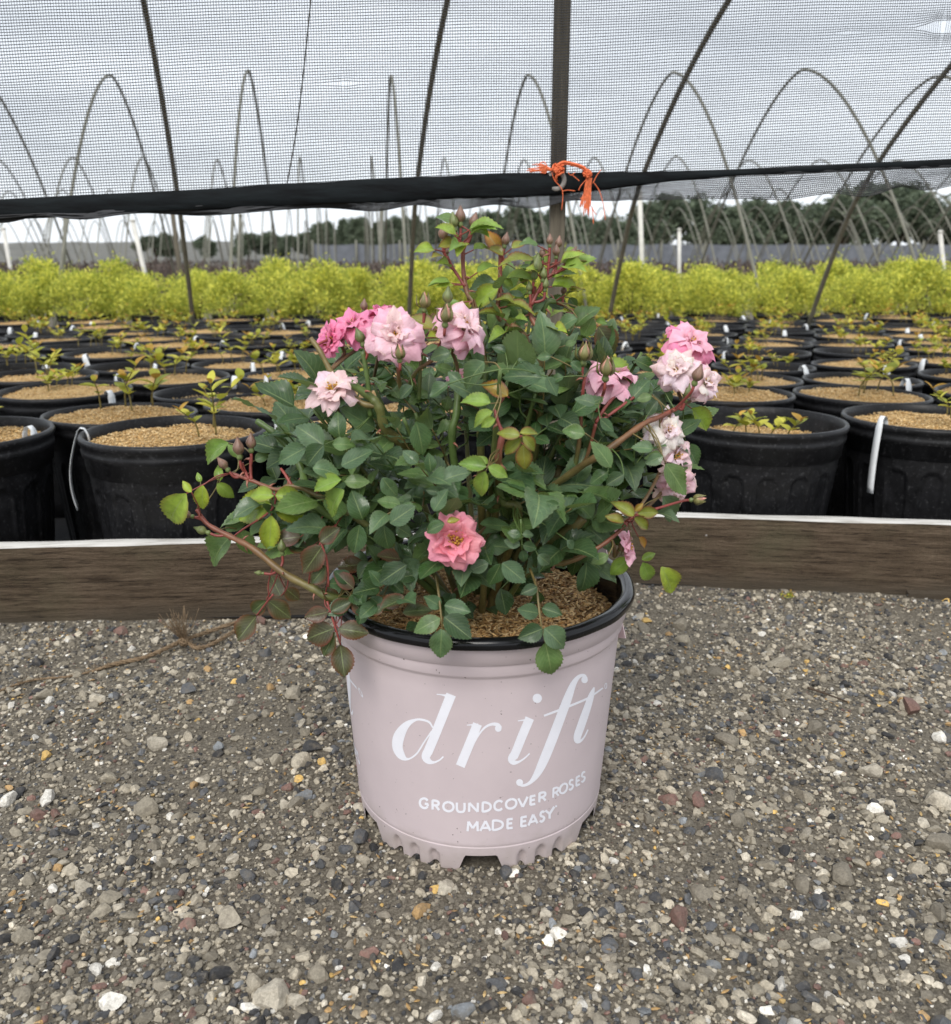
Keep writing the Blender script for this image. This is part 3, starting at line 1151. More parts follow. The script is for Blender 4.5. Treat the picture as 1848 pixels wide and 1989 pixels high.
def leaflet(seed, tint, edge, young=False):
    """unit-length leaflet along +Y, facing +Z, with a toothed margin and a fold along the midrib"""
    r = random.Random(seed)
    n = 21
    W = r.uniform(0.30, 0.365)
    fold, bend, tw = r.uniform(0.10, 0.75), r.uniform(-0.10, 0.60), r.uniform(-0.5, 0.5)
    if young:
        W, fold, bend = W * 0.86, r.uniform(0.35, 1.0), r.uniform(0.1, 0.8)
    wav, ph = r.uniform(0.0, 0.06), r.uniform(0, 6)
    v, uv, f = [], [], []
    us = (-1, -0.55, 0, 0.55, 1)
    for i in range(n + 1):
        t = i / n
        w = W * (math.sin(math.pi * min(1.0, t ** 0.84 * 0.985 + 0.012)) ** 0.78) * (1 - 0.30 * max(0.0, (t - 0.5) / 0.5) ** 2)
        if i == n:
            w = 0.006
        for u in us:
            ee = 1.0
            ty = t
            if abs(u) == 1 and 0 < i < n:
                ee = 1.055 if i % 2 else 0.965
                ty = t + (0.024 if i % 2 else -0.004)
            x = u * w * ee
            z = fold * abs(x) - bend * t * t * 0.8 + tw * x * t * 0.6 + wav * math.sin(9 * t + ph) * abs(u)
            if abs(u) == 1:
                z -= 0.10 * w
            v.append((x, ty * (1 - 0.10 * bend * t), z))
            uv.append((0.5 + 0.5 * u, t))
    m = len(us)
    for i in range(n):
        for k in range(m - 1):
            f.append((i * m + k, i * m + k + 1, (i + 1) * m + k + 1, (i + 1) * m + k))
    return v, f, uv, (*tint, edge)


LEAF = {}
_sd = 0
for cls, ts in TINTS.items():
    LEAF[cls] = []
    for k in range(24 if cls == 'dark' else 10):
        _sd += 1
        t = ts[k % len(ts)]
        q = R.uniform(0.88, 1.12)
        geo = leaflet(_sd, tuple(c * q for c in t), EDGE[cls], cls in ('lime', 'bright', 'red', 'orange'))
        mb = MB()
        mb.add(geo[0], geo[1], geo[2], geo[3])
        LEAF[cls].append((geo, mb.mesh('leaf', MAT['leaf'])))

LEAVES = []          # (priority, class, index, matrix)
PETI = MB()
GREEN, RED, OLIVE = (0.095, 0.15, 0.04, 1), (0.25, 0.055, 0.045, 1), (0.17, 0.13, 0.045, 1)


def put_leaf(base, tip, nrm, cls, prio, width=1.0):
    base, tip = Vector(base), Vector(tip)
    L = (tip - base).length
    M = Matrix.Translation(base) @ frame(tip - base, nrm) @ Matrix.Diagonal((L * width, L, L, 1))
    LEAVES.append((prio, cls, R.randrange(len(LEAF[cls])), M))


def petiole(pts, r0=0.0011, r1=0.0007, col=GREEN):
    P = smooth_path(pts, 4)
    n = len(P)
    v, f = tube(P, [r0 + (r1 - r0) * i / (n - 1) for i in range(n)], 5)
    PETI.add(v, f, None, col)


HB = []


def hero(bx, by, tx, ty, cls, dy=0.0, Y=None, face=None, width=1.0, dt=0.0):
    """a leaflet seen in the photograph, from its base to its tip"""
    mx, my = (bx + tx) / 2, (by + ty) / 2
    yy = (front(mx, my, 0.80, 1.05) if Y is None else Y) + dy
    b, t = at_y(bx, by, yy), at_y(tx, ty, yy + dt)
    n = Vector(face) if face else Vector((R.uniform(-0.35, 0.35), -1.0, R.uniform(0.35, 0.9)))
    put_leaf(b, t, n, cls, 10.0, width)
    if Y is None or Y > 0.665:
        HB.append((b, (b - t).normalized(), cls))
    return b


def c1(x, y): return 272 + 0.2944 * x, 816 + 0.2944 * y
def c2(x, y): return 777.1 + 0.3154 * x, 816 + 0.3154 * y
def c8(x, y): return 777 + 0.3574 * x, 388.6 + 0.3574 * y
def c9(x, y): return (780 + x * 0.27056) * 0.77712, (700 + y * 0.27056) * 0.77712
def c10(x, y): return (1400 + x * 0.27144) * 0.77712, (760 + y * 0.27144) * 0.77712


H1 = [(305, 485, 115, 740, 'lime'), (340, 475, 275, 400, 'lime'), (415, 430, 400, 610, 'lime'), (510, 415, 625, 525, 'bright'), (585, 150, 358, 268, 'bright'),
      (530, 400, 505, 295, 'bright'), (400, 410, 375, 345, 'bright'), (760, 265, 850, 220, 'mid'), (650, 245, 575, 150, 'bright'), (870, 560, 600, 635, 'lime'), (885, 500, 690, 470, 'lime'), (885, 560, 1112, 665, 'lime'),
      (895, 495, 1090, 510, 'lime'), (875, 520, 640, 520, 'lime'), (868, 630, 850, 875, 'lime'), (1345, 460, 1170, 625, 'bright'), (600, 765, 400, 965, 'mid'), (660, 725, 745, 900, 'mid'),
      (1140, 315, 1325, 335, 'mid'), (1330, 395, 1120, 450, 'bright'), (1350, 405, 1520, 405, 'mid'), (1210, 165, 1020, 20, 'dark'), (1215, 165, 1085, 300, 'dark'), (1100, 180, 900, 280, 'dark'),
      (1320, 125, 1290, -60, 'dark'), (560, 720, 690, 660, 'mid'), (1270, 160, 1425, 150, 'mid'), (950, 270, 880, 190, 'mid'),
      (1450, 690, 1415, 880, 'dark'), (1610, 695, 1630, 880, 'dark'), (1650, 680, 1820, 565, 'dark'), (1690, 700, 1800, 770, 'dark'), (1760, 955, 1565, 1080, 'dark'),
      (1470, 660, 1400, 460, 'dark'), (1330, 300, 1540, 200, 'dark'), (1600, 380, 1700, 520, 'dark')]
H1P = [(1280, 1375, 1055, 1455, 'purple'), (1310, 1375, 1512, 1410, 'purple'), (1288, 1400, 1208, 1562, 'purple'), (1322, 1482, 1350, 1695, 'purple'), (1240, 1268, 1083, 1300, 'purple'),
       (1262, 1262, 1405, 1190, 'purple'), (770, 1290, 648, 1455, 'purple'), (850, 1195, 992, 1305, 'purple'), (832, 1190, 738, 1270, 'purple'), (1205, 830, 1085, 1005, 'purple'), (1190, 805, 1322, 710, 'purple'),
       (1110, 850, 970, 820, 'purple'), (1060, 770, 880, 790, 'purple'), (930, 1160, 850, 1010, 'purple'), (960, 1110, 1055, 1190, 'purple'), (1230, 960, 1130, 1080, 'purple')]
H2 = [(740, 95, 595, 60, 'red'), (745, 110, 625, 218, 'red'), (760, 150, 770, 328, 'red'), (755, 100, 858, 190, 'red'), (740, 80, 858, 60, 'red'), (530, 288, 355, 250, 'bright'), (545, 285, 668, 352, 'bright'),
      (528, 315, 470, 492, 'bright'), (540, 270, 480, 215, 'bright'), (1440, 590, 1325, 488, 'red'), (1465, 575, 1612, 560, 'red'), (1440, 605, 1558, 672, 'red'), (1380, 628, 1268, 580, 'red'), (1450, 560, 1500, 510, 'orange'),
      (1470, 720, 1530, 790, 'orange'), (1495, 875, 1560, 1020, 'bright'), (1612, 905, 1715, 1092, 'lime'), (1412, 850, 1285, 958, 'bright'), (1285, 830, 1176, 882, 'mid'), (1490, 860, 1580, 815, 'bright'),
      (1150, 870, 1145, 1098, 'dark'), (620, 1040, 655, 1202, 'dark'), (620, 885, 550, 1030, 'dark'), (630, 880, 775, 1000, 'dark'), (850, 830, 940, 900, 'dark'), (740, 770, 640, 740, 'dark'), (755, 770, 850, 790, 'dark'), (752, 800, 775, 885, 'dark'),
      (745, 710, 660, 690, 'dark'), (755, 705, 830, 700, 'dark'), (545, 880, 425, 930, 'dark'), (1140, 80, 1000, 60, 'mid'), (1300, 290, 1200, 120, 'mid'), (240, 445, 160, 430, 'dark'), (210, 560, 290, 420, 'dark'),
      (270, 370, 440, 290, 'dark'), (110, 270, 20, 180, 'dark'), (190, 320, 180, 200, 'dark'), (100, 10, 160, 230, 'dark'), (1380, 335, 1270, 400, 'dark'), (1280, 320, 1160, 390, 'dark'), (1560, 180, 1430, 150, 'mid'),
      (1620, 220, 1510, 270, 'mid'), (1650, 215, 1800, 290, 'mid'), (1640, 270, 1775, 465, 'mid'), (1620, 470, 1730, 635, 'mid'), (1760, 150, 1860, 290, 'dark'), (275, 640, 150, 685, 'dark'), (290, 625, 370, 608, 'red'),
      (270, 630, 160, 680, 'dark'), (940, 560, 880, 625, 'dark'), (980, 540, 900, 500, 'dark'), (1030, 740, 1080, 800, 'dark')]
H2F = [(248, 1222, 76, 1302), (272, 1212, 442, 1348), (258, 1285, 245, 1492), (275, 1140, 437, 1180), (250, 1150, 152, 1085), (855, 1190, 722, 1165), (875, 1158, 1002, 1195), (880, 1285, 726, 1345), (888, 1283, 1036, 1408), (895, 1368, 950, 1608), (845, 1028, 748, 1068)]
H8 = [(535, 475, 362, 572, 'lime'), (515, 445, 362, 470, 'mid'), (545, 282, 462, 152, 'orange'), (560, 300, 480, 225, 'red'), (590, 310, 645, 290, 'orange'), (560, 430, 625, 470, 'bright'), (690, 480, 610, 545, 'bright'), (660, 400, 690, 470, 'bright'),
      (905, 575, 790, 545, 'dark'), (920, 530, 965, 590, 'dark'), (1080, 688, 1190, 852, 'purple'), (965, 640, 835, 695, 'mid'), (1050, 640, 990, 755, 'mid'), (1065, 660, 1137, 660, 'bright'), (1110, 885, 1312, 962, 'bright'), (1370, 1065, 1285, 1085, 'mid'),
      (1370, 1055, 1300, 985, 'mid'), (1345, 1170, 1400, 1085, 'dark'), (1585, 1132, 1700, 1255, 'lime'), (460, 880, 318, 1015, 'mid'), (770, 965, 555, 935, 'dark'), (800, 960, 855, 1065, 'dark'), (890, 960, 810, 980, 'dark'), (585, 1065, 452, 968, 'orange'),
      (492, 1105, 328, 1075, 'bright'), (505, 1150, 378, 1215, 'bright'), (520, 1190, 430, 1230, 'bright'), (1003, 1275, 888, 1240, 'mid'), (700, 780, 590, 740, 'dark'), (575, 830, 500, 790, 'dark'), (275, 830, 150, 850, 'dark'), (330, 990, 260, 930, 'dark'),
      (262, 1000, 165, 1075, 'dark'), (70, 1010, 0, 1080, 'dark'), (900, 790, 960, 760, 'mid'), (820, 850, 740, 850, 'mid'), (930, 880, 985, 930, 'dark'), (640, 870, 770, 870, 'dark'), (1060, 1110, 960, 1060, 'dark'), (1090, 1190, 1160, 1260, 'dark'),
      (1430, 1400, 1330, 1390, 'mid'), (1280, 870, 1400, 920, 'dark'), (1440, 1040, 1490, 1110, 'dark')]
for a in H1:
    hero(*c1(a[0], a[1]), *c1(a[2], a[3]), a[4], dy=R.uniform(-0.015, 0.01), Y=None if a[0] > 1000 else 0.765 - 0.04 * (a[4] == 'lime') + 0.03 * R.random())
for a in H1P:
    hero(*c1(a[0], a[1]), *c1(a[2], a[3]), a[4], Y=0.70 + (0.0 if a[0] > 1150 else 0.05), dt=R.uniform(-0.01, 0.01))
for a in H2:
    hero(*c2(a[0], a[1]), *c2(a[2], a[3]), a[4], dy=R.uniform(-0.012, 0.008))
for k, a in enumerate(H2F):
    hero(*c2(a[0], a[1]), *c2(a[2], a[3]), 'mid' if k in (2, 9, 0) else 'dark', Y=0.652 + 0.010 * (k in (3, 4, 5, 6, 10)), dt=-0.006, face=(R.uniform(-0.3, 0.3), -1, 0.55), width=1.02)
for a in H8:
    hero(*c8(a[0], a[1]), *c8(a[2], a[3]), a[4], dy=R.uniform(-0.01, 0.008))
petiole([at_y(*c2(222, 960), 0.680), at_y(*c2(240, 1080), 0.664), at_y(*c2(262, 1290), 0.652)], 0.0013, 0.0008, OLIVE)
petiole([at_y(*c2(800, 915), 0.690), at_y(*c2(840, 1030), 0.668), at_y(*c2(865, 1230), 0.654), at_y(*c2(895, 1370), 0.652)], 0.0012, 0.0008, OLIVE)
petiole([at_y(*c1(1235, 1195), 0.705), at_y(*c1(1280, 1340), 0.70), at_y(*c1(1325, 1485), 0.70)], 0.0012, 0.0008, RED)
petiole([at_y(*c1(1245, 1100), 0.70), at_y(*c1(1235, 930), 0.70), at_y(*c1(1195, 810), 0.70)], 0.0011, 0.0008, RED)
petiole([at_y(*c1(880, 1150), 0.74), at_y(*c1(830, 1210), 0.745), at_y(*c1(770, 1290), 0.75)], 0.001, 0.0007, RED)
petiole([at_y(*c1(900, 455), 0.745), at_y(*c1(870, 590), 0.745), at_y(*c1(680, 720), 0.75), at_y(*c1(590, 790), 0.755)], 0.0011, 0.0008, RED)
petiole([at_y(*c2(745, 610), front(*c2(745, 610))), at_y(*c2(752, 800), front(*c2(752, 800)) - 0.004)], 0.001, 0.0007, GREEN)

# canes ------------------------------------------------------------
CANES = []


def cane(pts, r0, r1, col, name='stem', sides=8):
    P = smooth_path(pts, 6)
    n = len(P)
    mb = MB()
    rr = [(r0 + (r1 - r0) * i / (n - 1)) * (1 + 0.10 * math.sin(i * 1.7)) for i in range(n)]
    v, f = tube(P, rr, sides)
    c0, c1_ = col if isinstance(col[0], tuple) else (col, col)
    cols = []
    for i in range(n):
        t = i / (n - 1)
        cols += [tuple(c0[q] + (c1_[q] - c0[q]) * t for q in range(4))] * sides
    mb.add(v, f, None, cols)
    for k in range(int(n / 7)):                      # thorns
        i = R.randrange(2, n - 1)
        d = (P[min(i + 1, n - 1)] - P[i - 1]).normalized()
        s = d.orthogonal().normalized()
        s = Matrix.Rotation(R.uniform(0, 6.28), 3, d) @ s
        b = P[i] + s * rr[i] * 0.6
        v, f = tube([b, b + s * 0.004 - d * 0.001, b + s * 0.0065 - d * 0.003], [0.0014, 0.0008, 0.0001], 5)
        mb.add(v, f, None, (0.30, 0.12, 0.08, 1))
    mb.build(name, MAT['stem'], BUSH)
    CANES.extend(P)


def px_cane(pix, ys, r0, r1, col):
    cane([at_y(x, y, Y) for (x, y), Y in zip(pix, ys)], r0, r1, col)


G_, R_, O_ = GREEN, RED, OLIVE
BR = (0.10, 0.085, 0.05, 1)
px_cane([(960, 1165), (1000, 1010), c8(940, 1480), c8(1110, 1370), c8(1320, 1220), c8(1430, 1170), c8(1545, 1110)], [0.825, 0.79, 0.74, 0.72, 0.735, 0.75, 0.765], 0.0040, 0.0018, (G_, R_))
px_cane([(760, 1178), c1(1290, 1175), c1(1140, 1110), c1(950, 1010), c1(750, 850), c1(600, 770), c1(450, 690), c1(375, 590)], [0.75, 0.715, 0.72, 0.73, 0.74, 0.75, 0.755, 0.76], 0.0046, 0.0018, (G_, R_))
px_cane([(860, 1165), (760, 1080), c1(1160, 560), c1(1070, 330), c1(1000, 200), c1(880, 80), c1(770, 5)], [0.81, 0.77, 0.75, 0.77, 0.78, 0.785, 0.79], 0.0042, 0.0028, (G_, G_))
px_cane([(870, 1160), (740, 1040), c1(1160, 490), c1(1000, 435), c1(900, 460), c1(740, 400), c1(600, 350)], [0.81, 0.75, 0.745, 0.745, 0.745, 0.75, 0.755], 0.0034, 0.0014, (G_, R_))
px_cane([c1(735, 395), c1(730, 300), c1(735, 225)], [0.75, 0.752, 0.752], 0.0015, 0.0012, (R_, R_))
px_cane([c1(720, 390), c1(690, 330), c1(675, 280)], [0.75, 0.752, 0.752], 0.0014, 0.0012, (R_, R_))
px_cane([c1(1000, 430), c1(960, 360), c1(930, 320)], [0.745, 0.75, 0.755], 0.0016, 0.0011, (R_, R_))
px_cane([(950, 1160), (1010, 900), c8(700, 800), c8(540, 640), c8(545, 480), c8(545, 290)], [0.825, 0.80, 0.79, 0.79, 0.80, 0.80], 0.0038, 0.0016, (G_, R_))
px_cane([(950, 1160), (960, 860), c8(420, 640), c8(365, 500), c8(345, 380), c8(343, 230)], [0.825, 0.80, 0.79, 0.795, 0.80, 0.80], 0.0034, 0.0016, (G_, R_))
px_cane([c8(355, 470), c8(290, 370), c8(230, 250)], [0.795, 0.80, 0.80], 0.0015, 0.0011, (R_, R_))
px_cane([c8(345, 260), c8(320, 215), c8(305, 175)], [0.80, 0.80, 0.80], 0.0013, 0.0011, (R_, R_))
px_cane([c8(345, 270), c8(370, 220), c8(385, 170)], [0.80, 0.80, 0.80], 0.0013, 0.0011, (R_, R_))
px_cane([(965, 1165), (1040, 880), c8(760, 900), c8(785, 770), c8(710, 620), c8(735, 470)], [0.825, 0.79, 0.76, 0.77, 0.785, 0.79], 0.0038, 0.0016, (G_, R_))
px_cane([c8(715, 570), c8(790, 430), c8(860, 390), c8(920, 320)], [0.785, 0.79, 0.79, 0.79], 0.0016, 0.0011, (R_, R_))
px_cane([c8(800, 430), c8(810, 340), c8(815, 260)], [0.79, 0.79, 0.79], 0.0012, 0.001, (R_, R_))
px_cane([c8(830, 400), c8(850, 340), c8(860, 260)], [0.79, 0.792, 0.792], 0.0012, 0.001, (R_, R_))
px_cane([(970, 1165), (1030, 860), c8(770, 640), c8(848, 550)], [0.83, 0.82, 0.80, 0.80], 0.0032, 0.0024, (G_, G_))
px_cane([(930, 1150), c8(290, 1390), c8(310, 1150), c8(315, 1000)], [0.82, 0.75, 0.745, 0.76], 0.0038, 0.003, (G_, G_))
px_cane([(940, 1150), c8(440, 1390), c8(450, 1150), c8(470, 900)], [0.82, 0.76, 0.75, 0.77], 0.0042, 0.0026, (O_, G_))
px_cane([(945, 1150), c8(535, 1540), c8(535, 1400), c8(560, 1270)], [0.80, 0.715, 0.70, 0.70], 0.0036, 0.0026, (G_, R_))
px_cane([c8(560, 1270), c8(520, 1150), c8(560, 1080), c8(570, 1060)], [0.70, 0.705, 0.71, 0.71], 0.0016, 0.001, (R_, R_))
px_cane([(955, 1165), c2(730, 590), c2(640, 510), c2(600, 410)], [0.81, 0.72, 0.715, 0.71], 0.0044, 0.003, (O_, G_))
px_cane([(985, 1165), c2(820, 900), c2(1010, 880), c2(1150, 825), c2(1300, 730), c2(1440, 590)], [0.80, 0.725, 0.71, 0.705, 0.71, 0.72], 0.0030, 0.0015, (G_, R_))
px_cane([(1000, 1150), c2(900, 770), c2(1010, 700), c2(1130, 600)], [0.82, 0.75, 0.735, 0.73], 0.0055, 0.0052, (G_, O_))
px_cane([(985, 1160), c2(870, 480), c2(970, 350), c2(1000, 240)], [0.83, 0.79, 0.79, 0.79], 0.0045, 0.004, (BR, O_))
px_cane([c9(1010, 1620), c9(700, 1400), c9(620, 1180), c9(540, 1080), c9(350, 950)], [0.77, 0.745, 0.735, 0.735, 0.73], 0.0046, 0.0036, (O_, G_))
px_cane([c9(600, 1160), c9(470, 1140), c9(300, 1010), c9(190, 870), c9(70, 650), c9(-10, 540)], [0.735, 0.735, 0.74, 0.745, 0.75, 0.755], 0.0028, 0.0022, (O_, O_))
px_cane([c9(540, 1260), c9(520, 960), c9(470, 660)], [0.74, 0.735, 0.735], 0.0022, 0.002, (G_, G_))
px_cane([c9(990, 1110), c9(1000, 850), c9(1020, 540)], [0.75, 0.745, 0.745], 0.0018, 0.0014, (G_, O_))
px_cane([c9(880, 1000), c9(970, 840), c9(1110, 740), c9(1350, 545)], [0.755, 0.745, 0.745, 0.75], 0.0020, 0.0015, (G_, R_))
px_cane([c9(1110, 740), c9(1180, 600), c9(1230, 480)], [0.745, 0.745, 0.74], 0.0013, 0.0012, (R_, R_))
px_cane([c9(840, 1080), c9(800, 900), c9(810, 760)], [0.75, 0.735, 0.73], 0.0018, 0.0015, (G_, R_))
px_cane([c10(330, 1090), c10(420, 950), c10(540, 800)], [0.735, 0.74, 0.75], 0.0014, 0.0014, (R_, R_))
px_cane([c10(400, 1060), c10(540, 960), c10(680, 860)], [0.735, 0.74, 0.75], 0.0014, 0.0013, (R_, R_))
px_cane([c10(330, 990), c10(390, 850), c10(420, 760)], [0.735, 0.73, 0.73], 0.0013, 0.0014, (R_, R_))
px_cane([c10(200, 940), c10(215, 780), c10(230, 670)], [0.74, 0.735, 0.735], 0.0013, 0.0014, (R_, R_))
px_cane([c10(140, 1500), c10(180, 1250), c10(200, 940)], [0.75, 0.742, 0.74], 0.0024, 0.0014, (G_, R_))
px_cane([c10(330, 1100), c10(250, 1400), c10(150, 1540)], [0.735, 0.742, 0.75], 0.0014, 0.0020, (R_, G_))
for k in range(16):                                  # further canes that fill the crown
    a = 2 * math.pi * k / 16 + R.uniform(-0.2, 0.2)
    up = R.uniform(0.42, 0.52)
    rr = R.uniform(0.08, 0.17)
    tip = CORE + Vector((math.cos(a) * rr, math.sin(a) * rr * 0.85, up - 0.27))
    mid = CORE + Vector((math.cos(a) * rr * 0.62, math.sin(a) * rr * 0.5, (up - 0.27) * 0.45))
    cane([Vector((POT_X + 0.02 * math.cos(a), POT_Y + 0.02 * math.sin(a), 0.21)), mid, tip], 0.0035, 0.0014, (O_, G_))
CARR = np.array([p[:] for p in CANES])
for (b, d, cls) in HB:                               # stalks of the leaflets placed one by one
    q = Vector(CARR[int(np.argmin(((CARR - np.array((b + d * 0.012)[:])) ** 2).sum(1)))])
    if (q - b).length < 0.055:
        petiole([b, (b + q) / 2 + d * 0.003, q], 0.0005, 0.0007, RED if cls in ('lime', 'red', 'orange', 'purple') else (GREEN if cls == 'dark' else OLIVE))



# foliage through the crown ------------------------------------------
def compound(pos, direction, cls, prio0):
    """a leaf of five or seven leaflets on a drooping stalk"""
    d = direction.normalized()
    L = R.uniform(0.045, 0.068)
    b = pos - d * L * 0.55
    sag = Vector((0, 0, -1)) * L * R.uniform(0.05, 0.4)
    up = (Vector((0, 0, 1)) + Vector((R.uniform(-0.6, 0.6), R.uniform(-1.0, 0.15), 0)) * 0.8)
    side = d.cross(up).normalized()
    pts = [b + d * L * t + sag * t * t for t in (0, 0.33, 0.66, 1.0)]
    i = int(np.argmin(((CARR - np.array(b[:])) ** 2).sum(1)))
    q = Vector(CARR[i])
    if (q - b).length < 0.06:
        petiole([q, pts[0], pts[1], pts[3]], 0.0009, 0.0006, GREEN if R.random() < 0.6 else OLIVE)
    else:
        petiole(pts, 0.0008, 0.0006, GREEN)
    ll = R.uniform(0.019, 0.038)
    npair = 2 if R.random() < 0.75 else 3
    for k in range(npair):
        t = (1 - (k + 0.9) / (npair + 0.6))
        p = b + d * L * t + sag * t * t
        s = ll * (0.98 - 0.14 * k)
        for sg in (-1, 1):
            e = (side * sg * R.uniform(0.8, 1.0) + d * R.uniform(0.35, 0.7) + Vector((0, 0, -R.uniform(0.0, 0.35)))).normalized()
            nn = up + Vector((R.uniform(-0.4, 0.4), R.uniform(-0.5, 0.2), R.uniform(-0.2, 0.2)))
            put_leaf(p, p + e * s, nn, cls if R.random() < 0.9 else 'dark', prio0)
    e = (d + sag / L + Vector((0, 0, -R.uniform(0.0, 0.3)))).normalized()
    put_leaf(pts[3], pts[3] + e * ll * R.uniform(1.05, 1.25), up + Vector((R.uniform(-0.3, 0.3), -0.2, 0)), cls, prio0)


N_COMP = 232
k = 0
while k < N_COMP:
    c, r = ELL[R.choice((0, 0, 0, 0, 0, 1, 2, 3, 4))]
    v = Vector((R.gauss(0, 1), R.gauss(0, 1), R.gauss(0, 1))).normalized() * (R.uniform(0.25, 1.0) ** 0.45)
    p = Vector((c.x + v.x * r.x * 0.88, c.y + v.y * r.y * 0.88, c.z + v.z * r.z * 0.88))
    if p.z < 0.262 and math.hypot(p.x - POT_X, p.y - POT_Y) < 0.30 and R.random() < 0.75:
        continue
    if p.z < 0.24:
        continue
    out = (p - CORE)
    d = out.normalized() + Vector((R.uniform(-0.5, 0.5), R.uniform(-0.5, 0.5), R.uniform(-0.1, 0.45)))
    cls = 'dark' if R.random() < 0.74 else 'mid'
    if p.z > 0.46 and R.random() < 0.5:
        cls = 'mid'
    if p.z > 0.485 and R.random() < 0.5:
        cls = 'bright'
    depth = (p - cam.location).length
    compound(p, d, cls, -depth - 0.2 * max(0, 1 - v.length))
    k += 1


def small_low(n):
    """small leaves low over the hulls"""
    for q in range(n):
        a, rr = R.uniform(0, 6.28), R.uniform(0.02, 0.105)
        p = Vector((POT_X + rr * math.cos(a) - 0.02, POT_Y + rr * math.sin(a), R.uniform(0.228, 0.26)))
        e = Vector((math.cos(a) + R.uniform(-0.5, 0.5), math.sin(a) - 0.3, R.uniform(-0.1, 0.4))).normalized()
        put_leaf(p, p + e * R.uniform(0.016, 0.026), (R.uniform(-0.4, 0.4), -0.6, 1), 'dark', -(p - cam.location).length - 0.05)


tops = [p for p in CANES if p.z > 0.475 and abs(p.x - 0.04) < 0.10]
for q in range(60):                                  # fresh small leaves on the new top shoots
    b = tops[R.randrange(len(tops))]
    a = R.uniform(0, 6.28)
    e = Vector((math.cos(a), math.sin(a) * 0.8 - 0.2, R.uniform(-0.1, 0.7))).normalized()
    st = b + e * R.uniform(0.006, 0.016)
    petiole([b, (b + st) / 2, st], 0.0007, 0.0005, RED)
    put_leaf(st, st + e * R.uniform(0.014, 0.030), (R.uniform(-0.5, 0.5), -0.6, 0.9), R.choice(('bright', 'bright', 'mid', 'lime', 'red', 'red')), -0.62)


small_low(46)
for q in range(34):                                  # leaves draping over the rim below the long side shoot
    px, py = R.uniform(655, 800), R.uniform(1085, 1190)
    yy = 0.715 + 0.05 * (py < 1130) - 0.0003 * (px - 655)
    b = at_y(px, py, yy)
    e = Vector((R.uniform(-1, 1), R.uniform(-0.6, 0.1), R.uniform(-0.6, 0.5))).normalized()
    put_leaf(b, b + e * R.uniform(0.016, 0.030), (R.uniform(-0.4, 0.4), -0.8, 0.9), 'dark' if R.random() < 0.75 else 'purple', -0.60)
    q2 = Vector(CARR[int(np.argmin(((CARR - np.array(b[:])) ** 2).sum(1)))])
    if (q2 - b).length < 0.06:
        petiole([b, (b + q2) / 2 + Vector((0, 0, -0.003)), q2], 0.0005, 0.0007, OLIVE)

LEAVES.sort(key=lambda q: -q[0])
FOL = MB()
for i, (prio, cls, k, M) in enumerate(LEAVES):
    geo, me = LEAF[cls][k]
    if i < 300:
        link('leaf', me, BUSH, M)
    else:
        q = R.uniform(0.8, 1.15)
        FOL.add([M @ Vector(p) for p in geo[0]], geo[1], geo[2], (geo[3][0] * q, geo[3][1] * q, geo[3][2] * q, geo[3][3]))
o = FOL.build('foliage', MAT['leaf'], BUSH)
o['kind'] = 'stuff'
o = PETI.build('leaf_stalks', MAT['stem'], BUSH)
o['kind'] = 'stuff'


# flowers ------------------------------------------------------------
def petal(seed, tint, speck, pointed, curl):
    r = random.Random(seed)
    nu, nv = 8, 9
    v, f, uv = [], [], []
    W = r.uniform(0.46, 0.60)
    ph = r.uniform(0, 6)
    for i in range(nv + 1):
        t = i / nv
        for j in range(nu + 1):
            u = -1 + 2 * j / nu
            w = W * (0.16 + 0.84 * math.sin(math.pi * min(1, t * 0.62 + 0.06))) * (1.0 - 0.22 * max(0, t - 0.72) / 0.28)
            ln = 1 - 0.16 * u * u + pointed * math.exp(-(u / 0.28) ** 2) * 0.16 + 0.045 * math.sin(6 * u + ph)
            y = t * ln
            x = u * w * (1 - 0.10 * t * u * u)
            z = 0.16 * math.sin(math.pi * 0.62 * t) + 0.22 * u * u * t * (1 - curl * t) - curl * 0.42 * max(0, t - 0.45) ** 1.6 - 0.20 * curl * (abs(u) ** 3) * t * t
            z += 0.075 * math.sin(5 * u + ph + 3 * t) * t + 0.035 * math.sin(9 * u - ph) * t * t
            v.append((x, y, z))
            uv.append((0.5 + 0.5 * u, t))
    m = nu + 1
    for i in range(nv):
        for j in range(nu):
            f.append((i * m + j, i * m + j + 1, (i + 1) * m + j + 1, (i + 1) * m + j))
    mb = MB()
    mb.add(v, f, uv, (*tint, speck))
    return mb.mesh('petal', MAT['petal'])


PT = {'pale': ((0.96, 0.70, 0.75), 0.45), 'white': ((0.95, 0.82, 0.82), 0.6), 'deep': ((0.92, 0.34, 0.54), 0.0), 'coral': ((0.94, 0.37, 0.46), 0.0), 'soft': ((0.96, 0.58, 0.67), 0.1)}
PET = {}
for pi, (pk, (pc, ps)) in enumerate(PT.items()):
    PET[pk] = {cu: [petal(700 + 50 * pi + 7 * q + int(cu * 10), tuple(min(0.95, x * R.uniform(0.93, 1.06)) for x in pc), ps, R.uniform(0.1, 1.0), cu) for q in range(4)] for cu in (0.25, 0.7, 1.15)}


